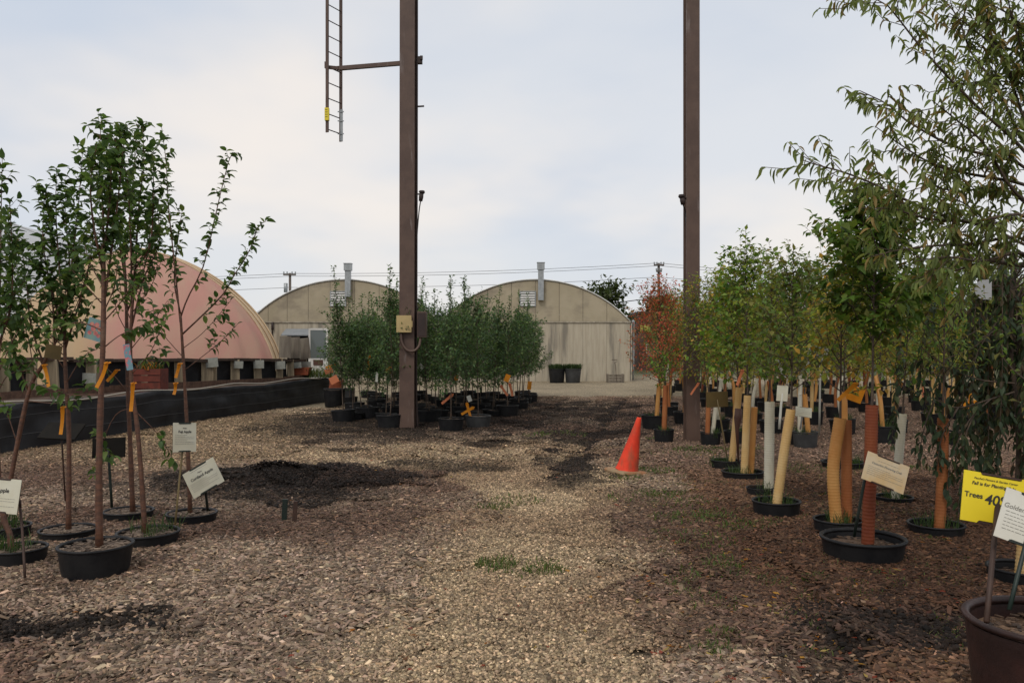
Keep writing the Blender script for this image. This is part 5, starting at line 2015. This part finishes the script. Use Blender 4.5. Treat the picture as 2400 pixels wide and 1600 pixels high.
fn = thing('bed_fence', 'weathered post fence with black cloth behind the raised bed', 'fence', (B0[0], B0[1], 0))
o3 = np.array([B0[0], B0[1], 0])
posts = [(-60, 26), (8, 24), (72, 20), (120, 26), (212, 24), (328, 20), (412, 22), (476, 26), (486, 22), (540, 20), (592, 17), (642, 15), (668, 14), (698, 14)]
dfen = unit(np.append(B1 - B0, 0))
yawf = math.atan2(dfen[1], dfen[0])
Rf = np.array(Matrix.Rotation(yawf, 3, 'Z'))
PX = []
for px, w in posts:
    q = fence_at(px)
    PX.append(q)
    wd = max(w * q[1] / F, .09)
    mb = MB()
    hh = .96 - .012 * (q[1] - 13) + rp.random() * .02
    mb.box((q[0] - o3[0], q[1] - o3[1], .45 + hh / 2), (wd, .12, hh), np.array(Matrix.Rotation(yawf - .9 + rp.normal() * .1, 3, 'Z') @ Matrix.Rotation(rp.normal() * .02, 3, 'Y')), .97)
    part('post', mb, M_WOOD, fn)
mb = MB()
for i in range(12):
    t0, t1 = i / 12, (i + 1) / 12
    a = np.append(B0 + (B1 - B0) * t0, 1.42 - .16 * t0 + rp.normal() * .012) - o3
    b = np.append(B0 + (B1 - B0) * t1, 1.42 - .16 * t1 + rp.normal() * .012) - o3
    m2 = MB()
    m2.bar(a, b - (b - a) * .004, .16, .06 + .02 * rp.random())
    part('top_plank', m2, M_WOODD, fn)
for i in range(10):
    t0, t1 = i / 10, (i + 1) / 10
    a = np.append(B0 + (B1 - B0) * t0, .70 + rp.normal() * .01) - o3 + nrm * .16
    b = np.append(B0 + (B1 - B0) * t1, .70 + rp.normal() * .01) - o3 + nrm * .16
    m2 = MB()
    m2.bar(a, b - (b - a) * .004, .05, .16 + .02 * rp.random())
    part('ledge_board', m2, M_REDWOOD, fn)
for i in range(len(PX) - 1):
    a, b = PX[i], PX[i + 1]
    if np.linalg.norm(b - a) < .5:
        continue
    V = []
    for k in range(10):
        t = k / 9
        p = np.append(a + (b - a) * t, 0) - o3
        sag = .10 * math.sin(t * 3.14) * rp.random()
        for j in range(5):
            u = j / 4
            V.append(p + np.array([-.12, .05, 0]) + nrm * .05 * math.sin(t * 9 + u * 5 + i) * (1 - .5 * u) + [0, 0, .45 + (.93 - .012 * a[1] + .16 - sag * 0) * u])
    m2 = MB()
    m2.grid(np.array(V), 10, 5)
    part('cloth_panel', m2, M_FABRIC, fn, True)
for px, py, sz, lab in [(484, 832, .28, 'greenish faded placard on the double post of the bed fence'), (545, 837, .22, 'grey placard left of the pair at the fence end'),
                        (591, 836, .26, 'pale grey placard on the fence post below the dome edge'), (640, 838, .26, 'tilted grey placard on the fence post near the leaning boards'),
                        (680, 838, .2, 'small pale placard under the leaning boards'), (205, 868, .26, 'dull grey placard behind the nearest apple trunk'), (700, 838, .24, 'white-grey placard at the fence end post')]:
    q = fence_at(px)
    mb = MB()
    mb.box((0, 0, 0), (sz * 1.1, .02, sz * .85), np.array(Matrix.Rotation(math.radians(rp.normal() * 4), 3, 'Y')))
    tag(part('placard', mb, M_PLACARD, None, loc=(q[0] + .1, q[1] - .2, EYE - (py - HY) / F * q[1])), lab, 'placard', 'placards on the bed fence')
for i, px in enumerate((658, 680, 702)):
    q = fence_at(px)
    mb = MB()
    mb.box((0, 0, 0), (.33, .03, .62), np.array(Matrix.Rotation(math.radians([2, -3, -6][i]), 3, 'Y')))
    tag(part('board', mb, M_WOODG, None, loc=(q[0], q[1] - .15, EYE + .04 - .02 * i)), ['weathered grey board standing on the fence, closest to the dome', 'middle weathered board of three on the fence', 'weathered board tipped right, closest to the door'][i], 'board', 'boards on the bed fence')
# red crate with flowers at the back of the bed
q = on_ground(345, 905)
q = np.array([(345 - CX) / F * 18.0, 18.0, .55])
cr = thing('wooden_crate', 'red-brown wooden crate with orange flowers on the raised bed', 'crate', q)
for i in range(4):
    mb = MB()
    mb.box((0, -.2, .09 + i * .15), (.62, .025, .13))
    part('slat', mb, M_RED, cr)
for sx in (-1, 1):
    mb = MB()
    mb.box((sx * .3, 0, .31), (.025, .4, .6))
    part('side', mb, M_RED, cr)
mb = MB()
blades(mb, rgr, (0, 0, .58), .26, 120, .08, .25, .03, [(.45, .16, .02), (.06, .09, .03), (.05, .08, .03)])
part('flowers', mb, M_LEAF, cr, kind='stuff')
mb = MB()
blades(mb, rgr, (0, 0, 0), .5, 260, .15, .42, .02, [(.10, .13, .03), (.06, .10, .03), (.13, .14, .05)])
tag(put('planting', mb.mesh('planting', M_LEAF), loc=at(725, 866, 24.6)), 'low yellow-green planting at the far end of the raised bed', 'plant')
o = thing('trough', 'orange trough with a slanted side at the far end of the raised bed', 'trough', at(690, 852, 24.2))
mb = MB()
mb.box((0, 0, 0), (.5, .3, .22), None, 1.2)
part('body', mb, M_RUST, o)
for (x, y, d, dia, h, m, lab) in [(772, 893, 26, .50, .62, M_RUST, 'terracotta red pot standing at the corner of the raised bed'), (768, 918, 22.5, .62, .5, M_POT, 'empty black tub beside the fabric wall corner'),
                                  (803, 915, 24.5, .34, .42, M_POTG, 'small dark grey pot behind the brown-black pot')]:
    p = at(x, y, d)
    o = thing('pot', lab, 'pot', (p[0], p[1], max(0, p[2] - h)))
    put('rim', rim_mesh(dia, h, m, 20), put('pot_body', pot_mesh(dia, h, m, 20), o))
    put('soil', soil_mesh(dia, h, 10, 3), o)


# ------------------------------------------------------------------ greenhouses
def arc_z(x, half, eave, peak):
    s = peak - eave
    R = (half ** 2 + s ** 2) / (2 * s)
    return peak - (R - math.sqrt(max(R * R - x * x, 0)))


def greenhouse(label, cx, y0, edges, door=None, half=4.64, eave=2.88, peak=4.92, depth=26):
    o = thing('greenhouse', label, 'greenhouse', (cx, y0, 0))
    for a, b in zip(edges[:-1], edges[1:]):
        z0 = .0
        if door and a >= door[0] - .01 and b <= door[1] + .01:
            z0 = door[2]
        mb = MB()
        mb.box(((a + b) / 2, 0, (z0 + eave - .03) / 2), (b - a - .012, .04, eave - .03 - z0))
        part('panel', mb, M_PLY, o)
        # gable panel above the trim
        n = 6
        xs = np.linspace(a + .008, b - .008, n)
        V = [[x, -.02, eave + .05] for x in xs] + [[x, -.02, max(arc_z(x, half, eave, peak), eave + .051)] for x in xs]
        V = np.array(V)
        k = len(V)
        fs = [[i, i + 1, n + i + 1, n + i] for i in range(n - 1)]
        fs += [[k + q for q in reversed(f)] for f in fs]
        fs += [[n + i, n + i + 1, k + n + i + 1, k + n + i] for i in range(n - 1)]
        mb = MB()
        mb.add(np.concatenate([V, V + [0, .04, 0]]), fs)
        part('gable_panel', mb, M_PLYU, o)
    mb = MB()
    mb.box((0, -.035, eave + .01), (2 * half + .06, .07, .07))
    part('trim_board', mb, M_TRIM, o)
    mb = MB()
    xs = np.linspace(-half, half, 41)
    top = np.array([[x, 0, arc_z(x, half, eave, peak)] for x in xs])
    P = []
    for x, z in zip(xs, top[:, 2]):
        P.append([x, -.06, z + .05])
    mb.tube(np.array(P), .03, 6)
    part('edge_trim', mb, M_WHITE, o, True)
    V = np.array([[x, y, arc_z(x, half, eave, peak) + .02] for x in xs for y in (-.04, depth * .5, depth)])
    mb = MB()
    mb.grid(V, len(xs), 3)
    part('roof', mb, M_POLY, o, True)
    for s in (-1, 1):
        mb = MB()
        mb.box((s * half, depth / 2, eave / 2), (.05, depth - .1, eave - .02))
        part('side_wall', mb, M_POLY, o)
    mb = MB()
    V = np.array([[x, depth, z] for x in xs for z in (0, arc_z(x, half, eave, peak))])
    mb.grid(V, len(xs), 2)
    part('back_wall', mb, M_POLY, o)
    mb = MB()
    mb.box((0, 3.2, 1.7), (2 * half - .2, .05, 3.3))
    part('interior_shade_sheet', mb, M_DARK, o)  # near-black sheet added to stand in for the shade inside the house
    return o


def vent_and_flue(o, vx, vz, fx_, zt, zb, cx, y0):
    v = put('louvre_vent', None, o)
    mb = MB()
    w, h = .74, .70
    for s in (-1, 1):
        mb.box((vx + s * w / 2, -.05, vz), (.045, .07, h + .045))
        mb.box((vx, -.05, vz + s * h / 2), (w, .068, .045))
    part('frame', mb, M_GALV, v)
    mb = MB()
    mb.box((vx, -.026, vz), (w - .05, .006, h - .05))
    part('vent_backing', mb, M_STEELD, v)
    for i in range(6):
        mb = MB()
        mb.box((vx, -.065, vz - h / 2 + (i + .5) * h / 6), (w - .05, .012, h / 6 * .86), np.array(Matrix.Rotation(math.radians(-30), 3, 'X')))
        part('slat', mb, M_WHITE, v)
    mb = MB()
    mb.box((fx_, -.18, (zt + zb) / 2), (.27, .22, zt - zb))
    f = part('flue', mb, M_GALV, o)
    mb = MB()
    mb.box((fx_, -.18, zt + .16), (.36, .32, .33))
    mb.box((fx_, -.18, zt + .335), (.40, .36, .03))
    part('flue_cap', mb, M_GALV, f)


y0 = 40.1
ghL = greenhouse('beige plywood greenhouse front with an open white door, behind the raised bed', -8.2, y0, [-4.64, -3.73, -2.8, -1.77, -.7, .5, 1.7, 2.9, 3.9, 4.64], (-2.8, -1.77, 2.25))
vent_and_flue(ghL, (777 - CX) / F * y0 + 8.2, EYE + (800 - 686) / F * y0, (801 - CX) / F * y0 + 8.2, EYE + 178 / F * y0, EYE + 118 / F * y0, -8.2, y0)
ghR = greenhouse('beige plywood greenhouse front with stained blank wall beside the track', 1.14, y0, [-4.64, -3.5, -2.33, -1.17, 0, 1.17, 2.33, 3.5, 4.64])
vent_and_flue(ghR, (1212 - CX) / F * y0 - 1.14, EYE + (800 - 686) / F * y0, (1242 - CX) / F * y0 - 1.14, EYE + 180 / F * y0, EYE + 110 / F * y0, 1.14, y0)
# doorway pieces of the left greenhouse
mb = MB()
dx0, dx1 = -2.8, -1.0
V = np.array([[dx0 - .05, -.05, 2.56], [dx1, -.05, 2.56], [dx1 + .3, -.75, 2.26], [dx0 - .1, -.75, 2.26]])
mb.add(np.concatenate([V, V - [0, 0, .05]]), [[0, 3, 2, 1], [4, 5, 6, 7], [3, 7, 6, 2], [0, 4, 7, 3], [1, 2, 6, 5]])
part('awning', mb, M_SLATE, ghL)
dr = put('door', None, ghL)
cxd = (731 - CX) / F * (y0 - .9) + 8.2
for s in (-1, 1):
    mb = MB()
    mb.box((cxd + s * .42, -.9, 1.3), (.09, .05, 2.5))
    part('door_stile', mb, M_WHITE, dr)
mb = MB()
for z in (.1, 1.08, 2.52):
    mb.box((cxd, -.9, z), (.75, .046, .09))
mb.box((cxd, -.9, .58), (.75, .03, .9))
part('door_panel', mb, M_WHITE, dr)
mb = MB()
mb.box((cxd, -.9, 1.8), (.75, .012, 1.36))
part('door_pane', mb, M_GLASS, dr)
mb = MB()
mb.box((cxd, -.94, .93), (.46, .02, .26))
part('plaque', mb, M_BROWNP, dr)
mb = MB()
p = at(627, 745, y0) - np.array([-8.2, y0, 0])
mb.tube([(p[0], -.1, p[2] + .1), (p[0], -.1, p[2] - .25), (p[0] - .02, -.07, p[2] - .3), (p[0] - .05, -.06, .4)], [.06, .06, .03, .03], 8)
part('pipe', mb, M_STEELD, ghL, True)
# gutter pipe at the right corner of the right greenhouse
mb = MB()
mb.tube([(4.78, -.05, 2.95), (4.82, .1, 2.8), (4.80, .1, 1.2), (4.78, .1, .05)], .07, 8)
part('downpipe', mb, M_GALV, ghR, True)
mb = MB()
mb.box((4.70, -.03, 1.42), (.06, .09, 2.82))
part('corner_board', mb, M_TRIM, ghR)

# things before the greenhouse walls
for px, lab in ((1279, 'black tub of low greenery against the greenhouse wall, beside its twin'), (1316, 'dark grey tub of low greenery nearer the greenhouse corner')):
    p = at(px, 879, 38.2)
    o = thing('planter_tub', lab, 'planter', (p[0], 38.2, 0), 'planter tubs by the greenhouse wall')
    m = M_POT if px < 1300 else M_POTG
    put('rim', rim_mesh(.80, .66, m, 22), put('tub', pot_mesh(.80, .66, m, 22), o))
    put('soil', soil_mesh(.80, .66, 6, 1), o)
    mb = MB()
    blades(mb, rgr, (0, 0, .60), .37, 520, .12, .36, .035, [(.045, .075, .03), (.06, .09, .035), (.035, .06, .03)])
    part('greenery', mb, M_LEAF, o, kind='stuff')
p = at(1413, 878, 38.6)
o = thing('low_crate', 'low weathered crate at the greenhouse corner', 'crate', (p[0], 38.6, 0))
for i in range(3):
    mb = MB()
    mb.box((0, -.3, .07 + i * .13), (.78, .03, .115))
    part('slat', mb, M_WOODG, o)
for sx in (-.36, .36):
    mb = MB()
    mb.box((sx, 0, .2), (.05, .62, .40))
    part('side', mb, M_WOODG, o)
mb = MB()
mb.tube([at(1416, 874, 38), at(1414, 840, 38), at(1412, 832, 38)], .012, 5)
mb.bar(at(1405, 826, 38), at(1418, 826, 38), .02, .03)
mb.bar(at(1412, 833, 38), at(1418, 829, 38), .02, .02)
tag(part('bent_stake', mb, M_WOODD, None), 'thin bent stake with a crosspiece before the greenhouse wall', 'stake')
# bench with pots in front of the left greenhouse
p = at(868, 862, 37)
o = thing('work_bench', 'plank bench seen between the pear stems', 'bench', (p[0], 37, 0))
mb = MB()
mb.box((0, 0, .62), (3.2, .8, .06))
part('bench_top', mb, M_WOODG, o)
for sx in (-1.5, 0, 1.5):
    for sy in (-.34, .34):
        mb = MB()
        mb.box((sx, sy, .295), (.09, .09, .59))
        part('leg', mb, M_WOODG, o)
for i, dx in enumerate((-.9, .2, .9)):
    o = thing('bench_pot', ['black pot at the left of the plank bench', 'black pot in the middle of the plank bench', 'black pot at the right of the plank bench'][i], 'pot', (p[0] + dx, 37, .65))
    put('rim', rim_mesh(.5, .4, M_POT, 18), put('pot_body', pot_mesh(.5, .4, M_POT, 18), o))
    put('weed', weeds_mesh(2, .25), o, (0, 0, .36), kind='stuff')


# ------------------------------------------------------------------ poly dome houses
def dome(label, cx, cy, rx, ry, rz_, back, mat, mat2=None, pleat=.08):
    mat2 = mat2 or mat
    o = thing('poly_dome', label, 'greenhouse', (cx, cy, 0))
    nu, nv = 97, 28
    V = []
    for i in range(nu):
        a = math.pi * i / (nu - 1)
        for j in range(nv):
            b = (math.pi / 2) * j / (nv - 1)
            k = 1 + pleat * .12 * (math.cos(a * 22) + 1.5 * (vnoise(a * 16, b * 2.2, 6) - .5)) * math.cos(b) + .012 * (vnoise(a * 3, b * 4, 5) - .5)
            V.append([-rx * math.cos(a) * math.cos(b) ** 1.35 * k, -ry * math.sin(a) * math.cos(b) ** 1.35 * k, rz_ * math.sin(b)])
    mb = MB()
    mb.grid(np.array(V), nu, nv)
    part('end_cover', mb, mat, o, True)
    mb = MB()
    V = []
    for j in range(41):
        b = math.pi * j / 40
        cb_, sb = math.cos(b), math.sin(b)
        for y in np.linspace(.0, back, 6):
            V.append([rx * np.sign(cb_) * abs(cb_) ** 1.35, y, rz_ * sb])
    mb.grid(np.array(V), 41, 6)
    part('cover', mb, mat2, o, True)
    for k in range(3):
        y = .02 + back * k / 2.5
        mb = MB()
        P = []
        for j in range(41):
            b = math.pi * j / 40
            cb_, sb = math.cos(b), math.sin(b)
            P.append([(rx + .04) * np.sign(cb_) * abs(cb_) ** 1.35, y, (rz_ + .04) * sb])
        mb.tube(np.array(P), .04, 5)
        part('seam', mb, mat2, o, True)
    return o


dome('pink and tan stained poly hoop house with a rounded end behind the raised bed', -16.1, 35.0, 6.0, 3.2, 5.85, 1.5, M_DOME, M_TANPOLY)
dome('grey-white poly hoop house behind the apple trees at the picture edge', -26.0, 40, 8.5, 4.5, 8.0, 20, make_mat('white_poly', (.52, .54, .57), (.46, .48, .51), scale=.6, rough=.35, transl=.2))


dome('low grey poly house far behind the gap between dome and greenhouse', -17.0, 62, 5.4, 3.0, 5.1, 18, M_POLY)


# ------------------------------------------------------------------ distance: trees, building, poles, wires
def big_tree(label, x, y, H, R, seed, pal, hb=.3, n=34, name='background_tree', size=.35, group=None):
    rng = np.random.default_rng(seed)
    o = thing(name, label, 'tree', (x, y, 0), group)
    wood, fo = MB(), Foliage(rng)
    auto_wood(rng, H, H * hb, R, n, (rng.normal() * .2, 0), H * .03, (15, 65), wood, fo, size, .2, R * .45, size * .5, .2,
              path=np.array([[0, 0, 0], [.05, 0, H * .3], [.1, 0, H * .6], [0, 0, H]]))
    part('trunk', wood, M_BARK2, o, True)
    put('crown', foliage_mesh('crown', fo, np.arange(len(fo.P)), S_ROUND, pal, rng), o)
    return o


big_tree('dark green tree rising behind the right greenhouse roof', 6.7, 58, 5.3, 2.1, 91, [(.05, .07, .025), (.04, .06, .022), (.065, .08, .03)], .25, 46)
k = 0
for x, y, H, R, lab in [(14, 78, 5.2, 2.6, 'distant green tree behind the bronze trees'), (20, 70, 5.0, 2.8, 'distant dark tree past the field, left of the pair'), (26, 66, 5.2, 3.0, 'distant tree past the field, broad crown'),
                        (32, 62, 5.0, 2.8, 'distant tree past the field behind the weeping tree'), (38, 64, 5.6, 3.0, 'distant tree at the far right field end'), (44, 72, 6, 3.2, 'distant tree beyond the right field corner')]:
    big_tree(lab, x, y, H, R, 95 + k, [(.06, .085, .03), (.05, .07, .028), (.08, .095, .035)], .12, 24, size=.5, group='trees beyond the right-hand field')
    k += 1
o = thing('roadside_building', 'distant brown brick building with a yellow sign past the greenhouse', 'building', (12.2, 64, 0))
mb = MB()
mb.box((0, 0, 2.1), (5.4, 5, 4.2))
part('wall', mb, make_mat('brown_brick', (.13, .075, .055), (.09, .055, .045), scale=3, rough=.9), o)
mb = MB()
mb.box((0, -.05, 4.28), (5.6, 5.3, .2))
part('roof', mb, M_STEELD, o)
mb = MB()
mb.box((-2.2, -2.53, 3.1), (.75, .05, .5))
part('yellow_sign', mb, make_mat('lime_sign', (.50, .52, .10), rough=.6), o)
for x in (-1.7, -.4, .9, 2.0):
    f = put('window', None, o)
    mb = MB()
    mb.box((x, -2.52, 1.5), (.9, .06, .9))
    part('frame', mb, M_WHITE, f)
    mb = MB()
    mb.box((x, -2.555, 1.5), (.76, .02, .76))
    part('pane', mb, M_GLASS, f)


def pole(label, px, top_y, d, arms):
    x = (px - CX) / F * d
    zt = EYE + (HY - top_y) / F * d
    o = thing('utility_pole', label, 'utility pole', (x, d, 0))
    mb = MB()
    mb.tube([(0, 0, 0), (0, 0, zt)], [.16, .11], 8)
    part('pole', mb, M_POLEW, o, True)
    for z, w in arms:
        mb = MB()
        mb.box((0, -.14, zt - z), (w, .12, .13))
        part('crossarm', mb, M_POLEW, o)
        mb = MB()
        for q in (-.46, -.2, .2, .46):
            mb.tube([(w * q, -.14, zt - z + .06), (w * q, -.14, zt - z + .26)], .06, 6)
        part('insulator', mb, M_GALV, o)
    return o, x, zt


pA, xa, za = pole('utility pole with a crossarm and transformer left of the greenhouses', 666, 627, 72, [(.15, 1.1)])
mb = MB()
mb.tube([(-.35, -.1, za - 1.7), (-.35, -.1, za - .9)], .17, 10)
part('transformer', mb, M_GALV, pA, True)
pB, xb_, zb_ = pole('tall utility pole rising above the scarlet maple', 1513, 605, 72, [(.15, .9), (.7, .5)])
mb = MB()
for dx in (-.18, .18):
    mb.tube([(dx, 0, 0), (dx, 0, 7.8)], .07, 6)
tag(part('mast_pair', mb, M_POLEW, None, loc=((1829 - CX) / F * 70, 70, 0)), 'pair of thin distant masts above the bronze trees', 'mast')


def wire(label, a, b, sag, r=.018):
    mb = MB()
    P = []
    for t in np.linspace(0, 1, 24):
        p = np.asarray(a) * (1 - t) + np.asarray(b) * t
        p[2] -= sag * 4 * t * (1 - t)
        P.append(p)
    mb.tube(np.array(P), r, 4, cap=False)
    tag(part('power_line', mb, M_WIRE, None), label, 'wire', 'overhead wires')


D = 72
for k, (dy, lab) in enumerate([(0, 'highest overhead wire between the utility poles'), (6, 'second overhead wire just under the highest'), (32, 'lower overhead wire between the poles')]):
    wire(lab, at(666, 628 + dy, D), at(1513, 604 + dy, D), .28, .017)
    wire(lab.replace('between the', 'running off left of the').replace('just under', 'left of the poles under'), at(666, 628 + dy, D), at(-400, 630 + dy, D), .5, .017)
    wire(lab.replace('between the', 'running off right of the').replace('just under', 'right of the poles under'), at(1513, 604 + dy, D), at(2600, 660 + dy, D), .5, .017)
wire('thick service wire crossing behind the greenhouse corner', at(1340, 702, 60), at(1600, 668, 60), .1, .03)
